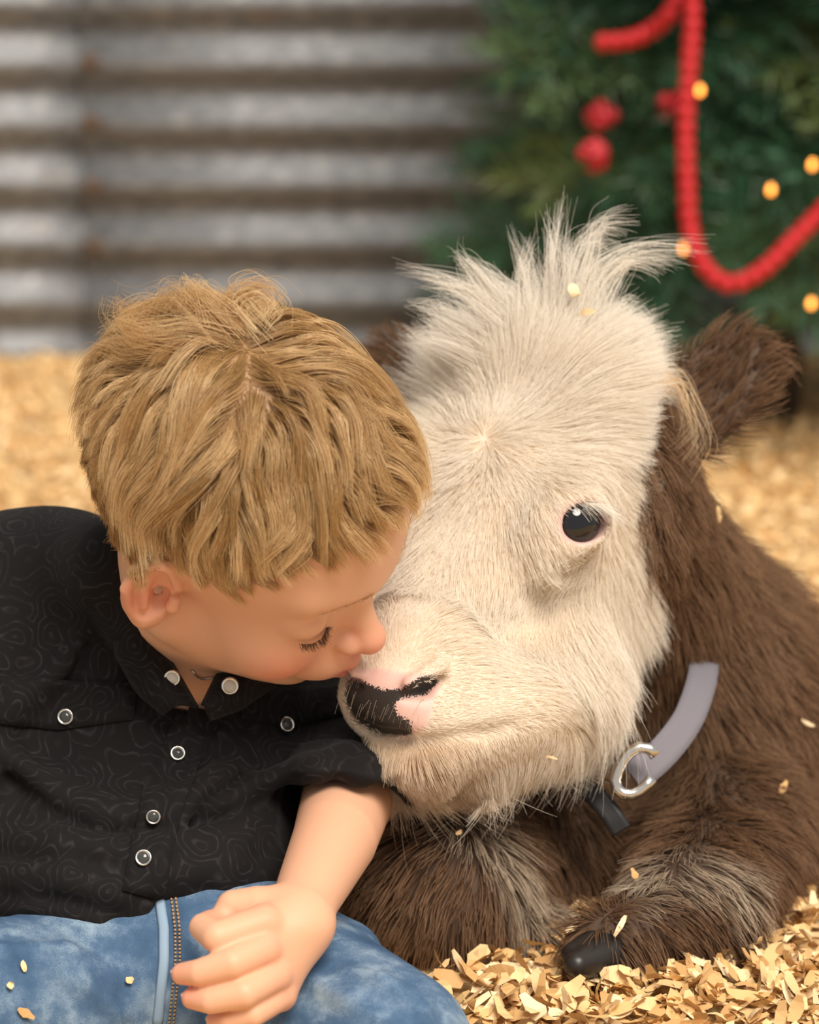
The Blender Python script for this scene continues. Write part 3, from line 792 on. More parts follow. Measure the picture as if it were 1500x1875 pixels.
PAD = [(640, 1228), (690, 1222), (760, 1236), (806, 1232), (806, 1262), (792, 1300), (778, 1335), (742, 1352), (690, 1348), (650, 1322), (628, 1280)]
BLACK = [(630, 1242), (668, 1250), (700, 1262), (735, 1262), (770, 1240), (800, 1232), (802, 1250), (780, 1272), (742, 1276), (722, 1288), (726, 1306), (752, 1322), (756, 1346), (700, 1356), (640, 1330), (615, 1280)]
cdep = cv @ v3(-TOW) - CAMP @ -TOW; front = (cl[:, 0] > .19) & (cdep < 2.04)
cn_ = grad(calf, cv); facing = (cn_ * nrm(v3(CAMP) - cv)).sum(1) > -.3
pad = inpoly(cv, PAD, 10) * front * facing; blk = inpoly(cv, BLACK, 26) * front
M_HIDE = mat('calf_hide', (.7, .6, .5), .7)
wn = tex(M_HIDE, 'ShaderNodeTexNoise', 190, Detail=3.0)
sp = tex(M_HIDE, 'ShaderNodeTexVoronoi', 150)
bsum = nd(M_HIDE, 'ShaderNodeMath', operation='MULTIPLY_ADD'); lk(M_HIDE, wn.outputs[0], bsum.inputs[0]); bsum.inputs[1].default_value = .9; lk(M_HIDE, at(M_HIDE, 'black').outputs['Fac'], bsum.inputs[2])
blackf = ramp(M_HIDE, bsum.outputs[0], [(.92, (0, 0, 0)), (.97, (1, 1, 1))]).outputs[0]
cA = mixc(M_HIDE, at(M_HIDE, 'white').outputs['Fac'], (.085, .05, .032), (.74, .62, .50))
cB = mixc(M_HIDE, blackf, (.78, .50, .44), (.028, .022, .02))
cC = mixc(M_HIDE, at(M_HIDE, 'pad').outputs['Fac'], cA, cB)
lk(M_HIDE, mixc(M_HIDE, at(M_HIDE, 'lid').outputs['Fac'], cC, (.62, .36, .33)), pb(M_HIDE).inputs['Base Color'])
rr = nd(M_HIDE, 'ShaderNodeMapRange'); lk(M_HIDE, at(M_HIDE, 'pad').outputs['Fac'], rr.inputs[0]); rr.inputs[3].default_value = .75; rr.inputs[4].default_value = .38; lk(M_HIDE, rr.outputs[0], pb(M_HIDE).inputs['Roughness'])
bump(M_HIDE, tex(M_HIDE, 'ShaderNodeTexVoronoi', 520).outputs[0], .25, .0008)
lid = np.clip(sum(np.exp(-(np.linalg.norm(((cv - v3(EYEP[s][0])) @ v3(EYEP[s][2]).T) / v3((.0166, .0138, .03)), axis=1) ** 8)) for s in (1, -1)), 0, 1)
cme = np_mesh('body', cv, cf)
for k_, v_ in (('white', white), ('pad', pad), ('black', blk), ('lid', lid)): attr(cme, k_, v_)
put('body', cme, M_HIDE, calf_o)
M_EYE = mat('dark_eye', (.006, .006, .009), .04, spec=.7)
for s in (1, -1):
    ax = EYEP[s][1]; pr = [(.0162 * math.sin(a), .0162 * math.cos(a)) for a in np.linspace(math.pi * .98, .02, 24)]; m = MB()
    m.lathe(pr, EYEP[s][0] - ax * .0112 + EYEP[s][2][0] * .0030, ax, 32); m.build('eyeball', M_EYE, calf_o)
M_FUR = hair_mat('calf_fur', .6, .25, .35)
def make_fur(name, root, n, comb, length, lift, rad, rootc, tipc, clump=.5, clump_n=3000, K=7, frizz=.12, curl=0.):
    comb = tang(comb, n); N_ = len(root); s = np.linspace(0, 1, K, dtype=F32)[None, :, None]
    lf = lift[:, None]; d0 = nrm(n * (lf + .35) + comb * (1 - lf * .5)); d1 = nrm(n * lf * .55 + comb + v3((0, 0, -.15)))
    l = length[:, None, None]
    pts = root[:, None] + l * (d0[:, None] * (s - .5 * s * s) + d1[:, None] * (.5 * s * s) * 1.15)
    nz = vnoise(root, 60, 21)[:, None] * l * .18 * s ** 1.3 + RNG.normal(size=(N_, 1, 3)).astype(F32) * l * frizz * s ** 1.5
    pts = pts + nz
    ci = RNG.choice(N_, min(clump_n, N_), replace=False); near = ci[nearest(root[ci], root)]
    w = clump * s ** 1.1 * RNG.uniform(.5, 1.0, (N_, 1, 1)); pts = pts * (1 - w) + (pts[near] + (root - root[near])[:, None] * .25) * w
    return strands(name, pts.astype(F32), rad, rootc, tipc, M_FUR, calf_o, 'stuff')
towards = lambda p: nrm(v3(CAMP) - p)
def visible(p, n, lim=-.35): return (n * towards(p)).sum(1) > lim
# --- head
hw = (white > .35) * (1 - pad) * (lid < .5)
hw = hw * (1 - .25 * smooth(.0, .03, np.abs(cl[:, 1])))
r = surf_sample(cv, cf, 125000, hw.astype(F32)); n = grad(calf, r); k = visible(r, n, -.4); r, n = r[k], n[k]; L = CL(r)
eye_d = np.min([np.linalg.norm(((r - v3(EYEP[s][0])) @ v3(EYEP[s][2]).T) * v3((.85, 1, .4)), axis=1) for s in (1, -1)], 0)
k = eye_d > .0122; r, n, L, eye_d = r[k], n[k], L[k], eye_d[k]
A_, L_, N_ = L.T
pollw = smooth(.075, .01, A_) * smooth(.062, .035, L_)
cloc = np.stack([(A_ - .062) * 1.3, L_ * 1.25 + .012 * np.tanh(L_ / .02), np.where(N_ < -.07, -.05, 0) - .02 * smooth(-.05, -.09, N_)], 1)
cloc[:, 0] -= .05 * pollw; cloc[:, 1] *= 1 + 1.2 * pollw
mz = smooth(.165, .21, A_)
cloc = cloc * (1 - mz)[:, None] + np.stack([-.35 * np.ones_like(A_), .6 * np.sign(L_) * smooth(0, .03, np.abs(L_)), -.9 * smooth(-.06, -.085, N_) + .3 * smooth(-.05, -.02, N_)], 1) * mz[:, None]
comb = cloc.astype(F32) @ v3(CH_M).T + vnoise(r, 22, 31) * .025
xq, yq = pxof(r); dn = (smooth(1335, 1365, yq + .10 * np.maximum(xq - 880, 0)) * (A_ > .1))[:, None]
comb = nrm(comb) * (1 - dn) + dn * (v3(-UP) + v3(RIGHT) * .3 + vnoise(r, 30, 33) * .25)
chin = smooth(-.080, -.098, N_) * smooth(.10, .15, A_)
jaw = smooth(-.07, -.11, N_) * (1 - chin)
length = .012 + .008 * smooth(.10, .03, A_) + .026 * pollw + .010 * jaw + .004 * smooth(.035, .06, np.abs(L_)) * (A_ < .17)
length = length * (1 - mz) + .0065 * mz; length = np.maximum(length, .019 * chin)
length *= smooth(.008, .034, eye_d) * .75 + .25
length *= 1 - .55 * smooth(.205, .222, A_) * (1 - chin)
length *= 1 - .38 * smooth(1060, 1170, pxof(r)[0]) * smooth(620, 700, pxof(r)[1]) * smooth(1100, 950, pxof(r)[1])
length += .004 * smooth(1040, 1120, pxof(r)[0]) * smooth(1000, 1120, pxof(r)[1]) + .012 * smooth(-.01, -.04, L_) * smooth(.13, .08, A_)
length *= RNG.uniform(.65, 1.2, len(r)); length *= 1 + 1.1 * (RNG.random(len(r)) < .03) * chin
lift = .20 + .50 * pollw + .15 * smooth(.1, .04, A_) + .15 * jaw + .25 * chin - .05 * mz
lift *= .4 + .6 * smooth(.01, .035, eye_d)
tone = np.clip(.5 + .35 * vnoise(r, 30, 8)[:, 0] + RNG.normal(size=len(r)) * .18, 0, 1)[:, None]
cream, pale = np.array([.88, .74, .56]), np.array([.97, .92, .84])
xq, yq = pxof(r); below = smooth(1342, 1362, yq + .06 * np.maximum(xq - 880, 0)) * smooth(960, 780, xq) * (r @ v3(-TOW) - CAMP @ -TOW < 2.1)
length = np.maximum(length, .015 * below * smooth(1000, 900, xq))
warm = np.clip(np.maximum(chin * .12, below * .65)  , 0, 1)[:, None]
rc_ = (cream * (1 - tone * .6) + pale * tone * .6) * (1 - warm) + np.array([.55, .36, .19]) * warm
tc_ = (pale * .97 * (1 - warm * .8) + np.array([.70, .50, .30]) * warm * .8)
make_fur('face_fur', r, n, comb, length.astype(F32), lift.astype(F32), np.full(len(r), .00016), rc_, tc_, clump=.42, clump_n=7000, frizz=.09)
# --- body
bw = (white < .65) * (cv @ v3(-TOW) - CAMP @ -TOW < 2.75)
r = surf_sample(cv, cf, 80000, bw.astype(F32)); n = grad(calf, r); k = visible(r, n, -.45) & (r[:, 2] > .0); r, n = r[k], n[k]
comb = v3((0, .15, -1)) + vnoise(r, 14, 41) * .45
inear = np.zeros(len(r))
for s in (1, -1):
    b_, t_, ax, nn_ = EAR[s]; e = np.exp(-(np.linalg.norm(r - v3((b_ + t_) / 2), axis=1) / .045) ** 4); inear = np.maximum(inear, e)
    comb = comb * (1 - e[:, None]) + (v3(ax) + vnoise(r, 30, 43) * .4) * e[:, None]
dep = r @ v3(-TOW) - CAMP @ -TOW
def near_chain(pts_, rs): return np.clip(-chain([P(*q) for q in pts_], rs)(r) / .012 + .5, 0, 1)
nearleg = (dep < 2.22)
palew = np.maximum.reduce([inpoly(r, [(800, 1478), (860, 1466), (935, 1560), (985, 1640), (975, 1755), (925, 1755), (930, 1650), (885, 1575), (815, 1535)], 30), .7 * inpoly(r, [(965, 1650), (1015, 1640), (1030, 1700), (1010, 1765), (965, 1760)], 30),
    inpoly(r, [(1165, 1600), (1260, 1562), (1355, 1592), (1372, 1650), (1335, 1700), (1315, 1640), (1210, 1645), (1150, 1690)], 34)]) * nearleg
low = smooth(1500, 1700, pxof(r)[1]) 
length = (.019 + .010 * RNG.random(len(r))) * (1 - .35 * inear) * (1 - .25 * low)
tone = np.clip(.45 + .4 * vnoise(r, 18, 9)[:, 0] + RNG.normal(size=len(r)) * .2, 0, 1)[:, None]
d1_, d2_ = np.array([.070, .037, .020]), np.array([.20, .108, .058])
rc_ = d1_ * (1 - tone) + d2_ * tone * .8 + d1_ * .2 * tone
tc_ = d2_ * (1 - tone) + np.array([.34, .205, .12]) * tone
ptip = np.array([.75, .64, .50]); pw = palew[:, None] * RNG.uniform(.45, 1, (len(r), 1))
rc_ = rc_ * (1 - pw * .7) + ptip * .6 * pw * .7; tc_ = tc_ * (1 - pw) + ptip * pw
make_fur('body_fur', r, n, comb, length.astype(F32), (np.full(len(r), .38) + .25 * inear).astype(F32), np.full(len(r), .00034), rc_, tc_, clump=.5, clump_n=4500, K=6)
# --- forelock, locks by the ear, lashes, whiskers
pd = 2.085
tuft = [[(1010, 600, pd), (1012, 480, pd), (1030, 360, pd)], [(1025, 600, pd), (1018, 470, pd - .01), (1005, 395, pd - .01)], [(1035, 590, pd), (1060, 470, pd), (1100, 405, pd), (1165, 395, pd)],
        [(1040, 590, pd), (1075, 470, pd), (1095, 400, pd), (1140, 378, pd)], [(1060, 590, pd), (1100, 490, pd), (1180, 447, pd), (1290, 450, pd)], [(1060, 590, pd), (1095, 500, pd), (1170, 452, pd), (1262, 447, pd)],
        [(1085, 610, pd), (1120, 530, pd), (1150, 480, pd), (1165, 465, pd)], [(1040, 600, pd), (1045, 500, pd - .01), (1040, 420, pd - .01)], [(990, 590, pd), (965, 500, pd), (940, 425, pd)], [(960, 580, pd), (960, 500, pd), (975, 440, pd)],
        [(930, 590, pd), (850, 520, pd), (740, 492, pd)], [(920, 590, pd), (840, 530, pd), (770, 510, pd)], [(910, 560, pd), (860, 490, pd), (832, 458, pd)], [(940, 560, pd), (890, 500, pd), (850, 475, pd)],
        [(890, 620, pd), (800, 570, pd), (750, 560, pd)], [(1120, 620, pd), (1160, 590, pd), (1190, 620, pd), (1205, 670, pd)], [(1110, 640, pd), (1160, 610, pd), (1195, 640, pd), (1215, 690, pd)],
        [(1000, 610, pd), (1000, 520, pd), (990, 470, pd)], [(1070, 600, pd), (1085, 530, pd), (1080, 480, pd)], [(1100, 640, pd), (1140, 560, pd), (1165, 545, pd)], [(980, 600, pd), (930, 530, pd), (890, 500, pd)], [(870, 650, pd), (790, 620, pd), (745, 620, pd)]]
tp = locks(tuft, 60, .0055, .0016, seed=9)
pc = np.repeat(pale[None] * .98, len(tp), 0); strands('forelock', tp, np.full(len(tp), .00013), pc * .95, pc, M_FUR, calf_o, 'stuff')
lk2 = [[(1190, 700, pd), (1240, 690, pd), (1275, 745, pd - .01), (1298, 800, pd - .01), (1268, 858, pd - .01)], [(1180, 690, pd), (1245, 700, pd), (1270, 770, pd), (1285, 830, pd)], [(1150, 680, pd), (1210, 690, pd), (1240, 720, pd)]]
tp = locks(lk2, 26, .005, .0018, seed=10); pc = np.repeat(np.array([[.72, .55, .36]]), len(tp), 0); strands('ear_lock', tp, np.full(len(tp), .00016), pc * 1.15, pc, M_FUR, calf_o)
def arc_hairs(line, n, dirs, ln, rad, colr, name, bend):
    q = np.array(line); t_ = RNG.random(n) * (len(q) - 1); i = np.minimum(t_.astype(int), len(q) - 2); u = (t_ - i)[:, None]
    p = q[i] * (1 - u) + q[i + 1] * u; d = nrm(np.asarray(dirs)[None] + RNG.normal(size=(n, 3)) * .22); s_ = np.linspace(0, 1, 8)[None, :, None]; l = (ln * RNG.uniform(.6, 1.1, n))[:, None, None]
    pp = p[:, None] + d[:, None] * s_ * l + np.asarray(bend) * l * s_ ** 2; cc = np.repeat(np.array(colr, float)[None], n, 0)
    return strands(name, pp.astype(F32), np.full(n, rad), cc, cc, M_FUR, calf_o)
for s in (1, -1):
    c_, n_e, A_e = EYEP[s]; Lh = [c_ + A_e[0] * .0135 * math.cos(t_) + A_e[1] * .0112 * math.sin(t_) + n_e * .002 for t_ in np.radians([110, 85, 60, 35, 12])]
    arc_hairs(Lh, 120, n_e * .85 + A_e[0] * .35 - A_e[1] * .10, .015, .00014, (.95, .92, .86), 'eyelashes', -UP * .45 + RIGHT * .1)
wl = [HC(.232, x, -.078 - .3 * abs(x)) for x in (-.03, -.015, 0, .015, .03)]
arc_hairs(wl, 60, CH_M @ np.array([.55, 0, -.75]), .026, .00011, (.62, .46, .30), 'whiskers', -UP * .3)
arc_hairs([HC(.21, x, -.112) for x in (-.02, 0, .02)] + [HC(.15, .02, -.125)], 90, CH_M @ np.array([.2, .1, -.9]), .030, .00011, (.60, .44, .28), 'chin_whiskers', -UP * .25 + RIGHT * .12)
arc_hairs([HC(.238, x, -.035) for x in (-.025, 0, .025)], 40, CH_M @ np.array([.9, 0, -.2]), .016, .00009, (.75, .62, .48), 'nose_whiskers', -UP * .4)
# hoof of the folded leg
M_HOOF = mat('black_hoof', (.018, .015, .014), .4)
ho = Solid()
for dx in (0, 1):
    ho.u(cone(P(1112 - 6 * dx, 1730 + 20 * dx, 2.0 - .008 * dx), P(1052 + 4 * dx, 1748 + 18 * dx, 1.985 - .012 * dx), .0135, .0075), .002)
a_ = np.array([P(1020, 1700, 1.93), P(1150, 1800, 2.06)]); hv, hf = mesh_sdf(ho, a_.min(0) - .03, a_.max(0) + .03, .0022)
put('hoof', np_mesh('hoof', hv, hf), M_HOOF, calf_o)
print('calf fur', time.time() - T0)

# ================================================================== COLLAR on the calf
M_WEB = mat('grey_webbing', (.22, .205, .24), .75); wv = tex(M_WEB, 'ShaderNodeTexWave', 700); bump(M_WEB, wv.outputs[0], .4, .0006)
M_STEEL = mat('bright_steel', (.75, .74, .72), .22, metal=1.0); M_STRAP = mat('black_strap', (.012, .012, .014), .45)
collar = empty('collar', P(1200, 1400, 2.12), "grey webbing collar with a steel hook round the calf's neck", 'collar')
def ribbon(path, w, wd, name, m, parent, solid=.002):
    g = []
    q = [np.array(P(*a)) for a in path]; k_ = 18
    for i in range(k_ + 1):
        t_ = i / k_ * (len(q) - 1); j = min(int(t_), len(q) - 2); u = t_ - j; p0, p1, p2, p3 = q[max(j - 1, 0)], q[j], q[j + 1], q[min(j + 2, len(q) - 1)]
        c = .5 * (2 * p1 + (p2 - p0) * u + (2 * p0 - 5 * p1 + 4 * p2 - p3) * u * u + (3 * p1 - p0 - 3 * p2 + p3) * u ** 3)
        tg = (p2 - p1) * (1 - u) + (p3 - p1) * u * .5 if j + 2 < len(q) else p2 - p1
        wv_ = np.cross(TOW, tg); wv_ /= np.linalg.norm(wv_); g.append([c + wv_ * w * z for z in (-.5, -.25, 0, .25, .5)])
    mb = MB(); mb.grid(g); return mb.build(name, m, parent, solid=solid, off=0)
wdir = nrm(RIGHT * .72 + UP * .52 + TOW * .1)
ribbon([(1292, 1190, 2.19), (1284, 1250, 2.135), (1258, 1320, 2.098), (1210, 1382, 2.072), (1160, 1424, 2.058)], .0185, wdir, 'strap', M_WEB, collar)
ribbon([(1062, 1436, 2.07), (1095, 1462, 2.056), (1120, 1492, 2.052), (1138, 1522, 2.052)], .0125, nrm(RIGHT * .75 - UP * .2), 'strap_end', M_STRAP, collar)
hook = [(1200, 1384), (1190, 1371), (1172, 1368), (1154, 1377), (1141, 1392), (1132, 1410), (1127, 1428), (1130, 1444), (1141, 1453), (1156, 1455), (1171, 1449), (1184, 1438), (1194, 1424)]
mb = MB(); mb.tube([P(x, y, 2.044) for x, y in hook], .0035, 10); mb.build('hook', M_STEEL, collar)

# ================================================================== CHRISTMAS TREE
TD = 3.62
tree_base = PG(1420, 640); TX, TY = P(1420, 500, TD)[0], P(1420, 500, TD)[1]
tree = empty('christmas_tree', (TX, TY, 0), 'green artificial christmas tree in front of the corrugated wall', 'tree')
M_NEEDLE = mat('fir_needle', (.03, .10, .045), .45)
oi = nd(M_NEEDLE, 'ShaderNodeObjectInfo')
lk(M_NEEDLE, ramp(M_NEEDLE, oi.outputs['Random'], [(0, (.012, .055, .025)), (.55, (.028, .10, .045)), (.85, (.05, .14, .07)), (1, (.15, .19, .045))]).outputs[0], pb(M_NEEDLE).inputs['Base Color'])
M_BARK = mat('tree_bark', (.06, .04, .025), .9)
mb = MB(); mb.tube([(TX, TY, 0), (TX, TY, .5), (TX, TY, 1.5)], [.03, .026, .012], 10); mb.build('trunk', M_BARK, tree)
def branch_mesh(seed):
    r_ = random.Random(seed); v, f = [], []
    def needle(p, d, l):
        d = d / np.linalg.norm(d); a = np.cross(d, [r_.uniform(-1, 1), r_.uniform(-1, 1), r_.uniform(-1, 1)]); a = a / np.linalg.norm(a) * .0011
        i = len(v); v.extend([p - a, p + a, p + d * l + a * .3, p + d * l - a * .3]); f.append((i, i + 1, i + 2, i + 3))
    def twig(p0, d, ln):
        n_ = int(ln / .0022)
        for i in range(n_):
            p = p0 + d * ln * i / n_; rv = np.array([r_.gauss(0, 1) for _ in range(3)]); rv -= d * rv.dot(d); rv /= np.linalg.norm(rv)
            needle(p, d * .75 + rv * .8, r_.uniform(.016, .026))
    X = np.array([1., 0, 0]); twig(np.zeros(3), X, .34)
    for i in range(9):
        t_ = .05 + .029 * i
        for sd in (-1, 1): twig(X * t_, nrm(np.array([.75, sd * .62, r_.uniform(-.15, .2)])), .15 * (1 - t_ / .42) + .03)
    return np_mesh('branch', v, f, False)
BM = [branch_mesh(i) for i in range(4)]
for b in BM: b.materials.append(M_NEEDLE)
rb = random.Random(5)
for i in range(220):
    z = .12 + 1.0 * (i / 220); az = i * 2.39996 + rb.uniform(-.3, .3); sc = (1.10 - .40 * (z - .2)) * rb.uniform(.78, 1.05)
    o = bpy.data.objects.new('branch', BM[i % 4]); COL.objects.link(o); o.parent = tree
    o.location = (0, 0, z + .08); o.rotation_euler = (rb.uniform(-.5, .5), rb.uniform(.05, .42), az); o.scale = (sc,) * 3
M_RED = mat('red_bead', (.50, .006, .012), .5)
def bead_mesh(r_):
    m = MB(); m.lathe([(r_ * math.sin(a), -r_ * math.cos(a)) for a in np.linspace(.12, math.pi - .12, 9)], (0, 0, 0), (0, 0, 1), 12); m.f.append(tuple(range(12))[::-1])
    me = bpy.data.meshes.new('bead'); me.from_pydata(m.v, [], m.f); me.polygons.foreach_set('use_smooth', np.ones(len(me.polygons), bool)); me.materials.append(M_RED); return me
BEAD = bead_mesh(.0088)
def garland(path, label):
    q = [np.array(P(*a)) for a in path]; e = empty('bead_garland', q[0], label, 'garland'); pts = []
    for j in range(len(q) - 1):
        p0, p1, p2, p3 = q[max(j - 1, 0)], q[j], q[j + 1], q[min(j + 2, len(q) - 1)]
        for u in np.linspace(0, 1, 40, endpoint=False): pts.append(.5 * (2 * p1 + (p2 - p0) * u + (2 * p0 - 5 * p1 + 4 * p2 - p3) * u * u + (3 * p1 - p0 - 3 * p2 + p3) * u ** 3))
    acc = 0; last = pts[0]; place = [pts[0]]
    for p in pts[1:]:
        acc += np.linalg.norm(p - last); last = p
        if acc > .0125: place.append(p); acc = 0
    mb = MB(); mb.tube(pts[::6] + [pts[-1]], .003, 6); mb.build('string', M_RED, e)
    for p in place:
        o = bpy.data.objects.new('bead', BEAD); COL.objects.link(o); o.parent = e; o.location = p - q[0]; o.rotation_euler = (rb.uniform(0, 3), rb.uniform(0, 3), 0)
GD = 3.22
garland([(1262, -60, GD), (1268, 30, GD), (1262, 130, GD), (1256, 230, GD), (1258, 330, GD), (1264, 420, GD), (1288, 485, GD - .01), (1335, 520, GD - .02), (1395, 495, GD - .02), (1455, 437, GD - .01), (1520, 372, GD), (1560, 330, GD)], 'red bead garland looping down the front of the christmas tree')
garland([(1105, 78, GD + .06), (1150, 74, GD + .05), (1195, 55, GD + .04), (1230, 20, GD + .02), (1252, -40, GD + .01)], 'short end of red bead garland tucked into the tree needles')
M_BERRY = mat('red_berry', (.42, .008, .018), .35)
BERRY = bead_mesh(.0068); BERRY.materials.clear(); BERRY.materials.append(M_BERRY); BERRY.name = 'berry'
for (x, y, dd, nb_, lab) in ((1103, 215, 3.33, 16, 'upper red berry cluster tucked into the christmas tree'), (1086, 284, 3.30, 12, 'small round red berry cluster hanging below another cluster'), (1228, 190, 3.36, 8, 'red berry cluster half hidden beside the bead garland')):
    e = empty('berry_cluster', P(x, y, dd), lab, 'ornament'); m = MB(); m.tube([P(x, y, dd), P(x + 20, y - 30, dd + .05), P(x + 60, y - 40, dd + .12)], .0015, 5); m.build('stem', M_BARK, e)
    for i in range(nb_):
        o = bpy.data.objects.new('berry', BERRY); COL.objects.link(o); o.parent = e; v = np.array([rb.gauss(0, 1) for _ in range(3)]); v *= .0105 / np.linalg.norm(v); o.location = v
M_BULB = mat('warm_bulb', (1, .6, .2), .3); pb(M_BULB).inputs['Emission Color'].default_value = (1.0, .33, .045, 1); pb(M_BULB).inputs['Emission Strength'].default_value = 4.6
M_WIRE = mat('green_wire', (.01, .03, .015), .5)
for (x, y, lab) in ((1282, 166, 'warm fairy light glowing beside the straight run of red garland'), (1488, 302, 'warm fairy light near the tree edge above its neighbour'), (1412, 348, 'warm fairy light alone inside the loop of red garland'), (1252, 455, 'warm fairy light behind the tip of the white forelock'), (1486, 556, 'warm fairy light low on the tree under the garland loop')):
    e = empty('fairy_light', P(x, y, GD + .015), lab, 'light', 'fairy lights on the christmas tree'); m = MB(); c = P(x, y, GD + .015)
    m.lathe([(.0005, -.005), (.0022, -.0035), (.0030, 0), (.0024, .003), (.0012, .0055)], c, (0, -.6, .8), 10); m.build('bulb', M_BULB, e)
    m = MB(); m.lathe([(.0022, -.010), (.0022, -.004)], c, (0, -.6, .8), 8); m.tube([c - np.array([0, -.006, .008]), c + np.array([.02, .03, -.02]), c + np.array([.05, .07, .0])], .0009, 5); m.build('socket', M_WIRE, e)

# ================================================================== WOOD SHAVINGS
M_WOOD = mat('pine_shaving', (.80, .58, .32), .65)
ra = at(M_WOOD, 'tint'); oi = nd(M_WOOD, 'ShaderNodeObjectInfo')
sm = nd(M_WOOD, 'ShaderNodeMath', operation='ADD'); lk(M_WOOD, ra.outputs['Fac'], sm.inputs[0]); lk(M_WOOD, oi.outputs['Random'], sm.inputs[1]); fr_ = nd(M_WOOD, 'ShaderNodeMath', operation='FRACT'); lk(M_WOOD, sm.outputs[0], fr_.inputs[0])
lk(M_WOOD, ramp(M_WOOD, fr_.outputs[0], [(0, (.52, .29, .11)), (.35, (.74, .47, .20)), (.75, (.84, .60, .31)), (1, (.90, .72, .46))]).outputs[0], pb(M_WOOD).inputs['Base Color'])
def chip_geo(r_, nu=4):
    ln, wd = r_.uniform(.008, .022), r_.uniform(.004, .010); cv_ = r_.uniform(-2.2, 2.2); tw = r_.uniform(-.7, .7); v = []
    for i in range(nu + 1):
        u = i / nu - .5; a = u * cv_; x = ln * (math.sin(a) / cv_ if abs(cv_) > .1 else u); z = ln * ((1 - math.cos(a)) / cv_ if abs(cv_) > .1 else 0)
        w = wd * (1 - .55 * abs(2 * u) ** 2) * r_.uniform(.7, 1.1); t_ = tw * u
        for sd in (-.5, .5): v.append((x + r_.uniform(-.001, .001), sd * w * math.cos(t_), z + sd * w * math.sin(t_)))
    return np.array(v), [(2 * i, 2 * i + 1, 2 * i + 3, 2 * i + 2) for i in range(nu)]
rc2 = random.Random(3); GEO = [chip_geo(rc2) for _ in range(40)]
def chip_words(v):
    ln = np.linalg.norm(v[-1] - v[0]); wd = np.linalg.norm(v[5] - v[4]); z = np.ptp(v[:, 2])
    return ('broad ' if wd > .0068 else 'narrow ') + ('tightly curled' if z > .0045 else 'gently curled' if z > .0022 else 'nearly flat')
CHIPM = []
for v, f in GEO[:24]:
    me = bpy.data.meshes.new('wood_shaving'); me.from_pydata(v.tolist(), [], f); me.materials.append(M_WOOD); CHIPM.append(me)
def rot(n_):
    q = RNG.normal(size=(n_, 4)); q /= np.linalg.norm(q, axis=1)[:, None]; return q
def eul(tilt, n_):
    az = RNG.uniform(0, 6.283, n_); ax = RNG.normal(size=(n_, 2)) * tilt
    return ax[:, 0], ax[:, 1], az
def shav(n_, xs, ys, zs, scale):
    ex, ey, ez = eul(.55, n_); vs, fs, tint = [], [], []; base_ = 0
    for i in range(n_):
        v, f = GEO[i % 40]; R_ = np.array(Matrix.Rotation(ez[i], 3, 'Z') @ Matrix.Rotation(ex[i], 3, 'X') @ Matrix.Rotation(ey[i], 3, 'Y'))
        vs.append(v * scale[i] @ R_.T + (xs[i], ys[i], zs[i])); fs.append(np.array(f) + base_); base_ += len(v); tint.append(np.full(len(v), RNG.random()))
    me = np_mesh('wood_shavings', np.concatenate(vs), np.concatenate(fs), False); attr(me, 'tint', np.concatenate(tint)); return me
n_ = 34000
dd = 1.75 + (WALL_Y - 1.80) * RNG.random(n_) ** 1.5; xs = (RNG.random(n_) - .5) * (.34 * dd + .45); ys = dd
_x, _y = pxof(v3(np.stack([xs, ys, ys * 0], 1))); kp = ~((_x < 900) & (ys < 1.97)); xs, ys, dd = xs[kp], ys[kp], dd[kp]; n_ = len(xs)
zs = ground_z(xs, ys) + RNG.random(n_) * .012
me = shav(n_, xs, ys, zs, .95 + 0 * dd); o = put('wood_shavings', me, M_WOOD)
props(o, 'pale pine shavings spread over the whole floor', 'shavings', kind='stuff')
cnt = 0
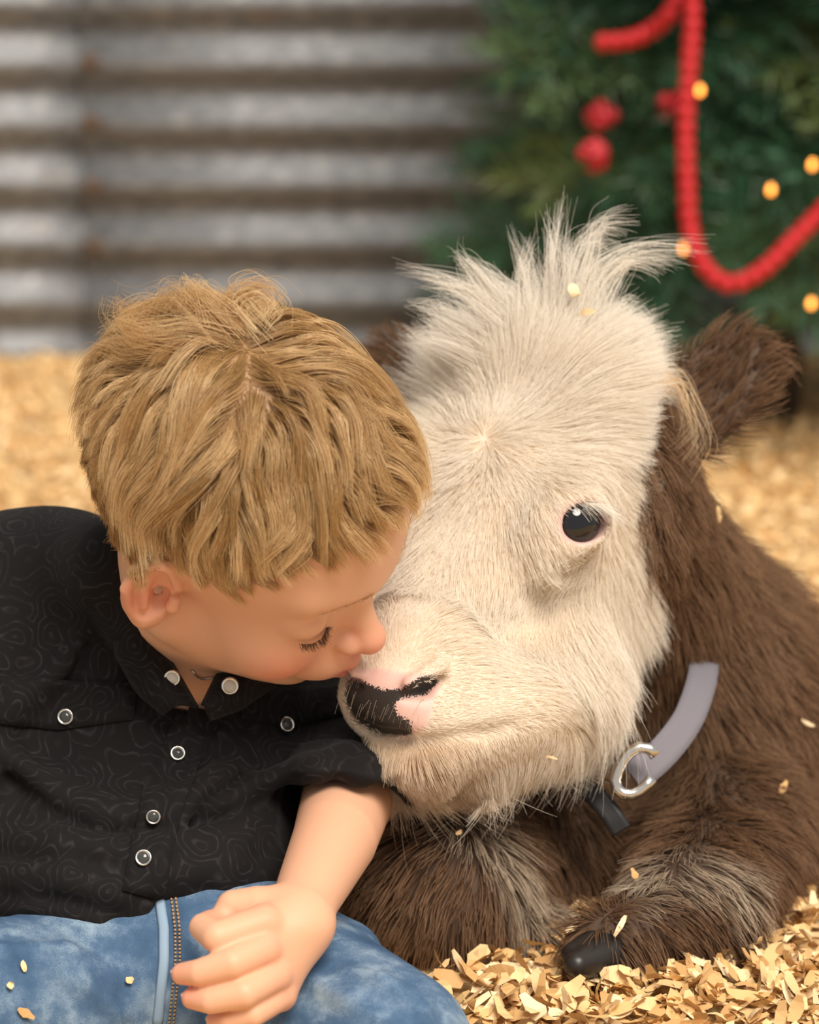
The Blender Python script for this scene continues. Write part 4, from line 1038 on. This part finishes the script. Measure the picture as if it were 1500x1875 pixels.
for k_ in range(6000):
    if cnt >= 280: break
    px, py = RNG.uniform(800, 1500), RNG.uniform(1640, 1880); g_ = PG(px, py, .014)
    if px < 1380 and py < 1790 + 25 * math.sin(px * .02): continue
    if float(calf(v3(g_)[None])[0]) < .012 or float(jeans(v3(g_)[None])[0]) < .008: continue
    o = bpy.data.objects.new('wood_shaving', CHIPM[cnt % 24]); COL.objects.link(o); o.location = (g_[0], g_[1], .014 + RNG.random() * .010)
    o.rotation_euler = (RNG.normal() * .5, RNG.normal() * .5, RNG.uniform(0, 6.28)); sc = RNG.uniform(1.0, 1.45); o.scale = (sc,) * 3
    w_ = chip_words(GEO[cnt % 24][0]); pl_ = "beside the boy's knee" if px < 960 else "in front of the calf's hoof" if px < 1200 else "in front of the calf's folded knee" if py > 1730 else "beside the calf's shoulder"
    props(o, f'{w_} pine shaving on the floor bedding {pl_}', 'wood shaving', f'{w_} shavings {pl_}'); cnt += 1
loose = [(calf, 1258, 1238, .020, "broad pale wood chip caught at the top of the calf's collar"), (calf, 1290, 952, .018, "small pale wood chip in the brown fur below the ear"),
         (calf, 1455, 1325, .015, "tiny wood chip at the edge of the calf's brown shoulder"), (calf, 1418, 1453, .015, "small wood chip low on the calf's brown shoulder"), (calf, 1047, 538, .030, 'flat pale wood chip caught in the white forelock'),
         (calf, 1072, 576, .028, 'small wood chip at the root of the white forelock'), (calf, 1000, 1408, .014, "upright yellow wood chip under the calf's jaw"), (calf, 996, 1368, .014, "faint reddish wood chip on the calf's cheek fur"),
         (calf, 1130, 1702, .012, "long slanted wood chip lying above the calf's hoof"), (calf, 1178, 1622, .018, "wood chip on the pale knee of the folded leg"), (calf, 835, 1540, .018, "curled wood chip in the pale streak of the front leg"),
         (jeans, 40, 1772, .003, "small wood chip high on the boy's jeans by the shirt hem"), (jeans, 232, 1796, .003, "narrow wood chip on the jeans beside the fly seam"), (jeans, 14, 1808, .003, "flat yellow wood chip on the thigh of the jeans"), (jeans, 42, 1856, .003, "large wood chip low on the thigh of the jeans")]
for i, (sd, x, y, off_, lab) in enumerate(loose):
    p, n = trace(sd, x, y)
    if p is None: p, n = P(x, y, 2.1), TOW
    o = bpy.data.objects.new('wood_chip', CHIPM[(i * 5) % 24]); COL.objects.link(o); o.location = p + n * off_ if sd is jeans else p + (n * .5 + TOW * .5) * off_
    o.rotation_euler = Vector(n * .6 + TOW * .6).to_track_quat('Z', 'Y').to_euler(); o.rotation_euler.rotate_axis('Z', i * 1.3); o.scale = (.5 if i not in (0, 4, 8, 14) else .8,) * 3
    props(o, lab, 'wood chip')
print('done', time.time() - T0)
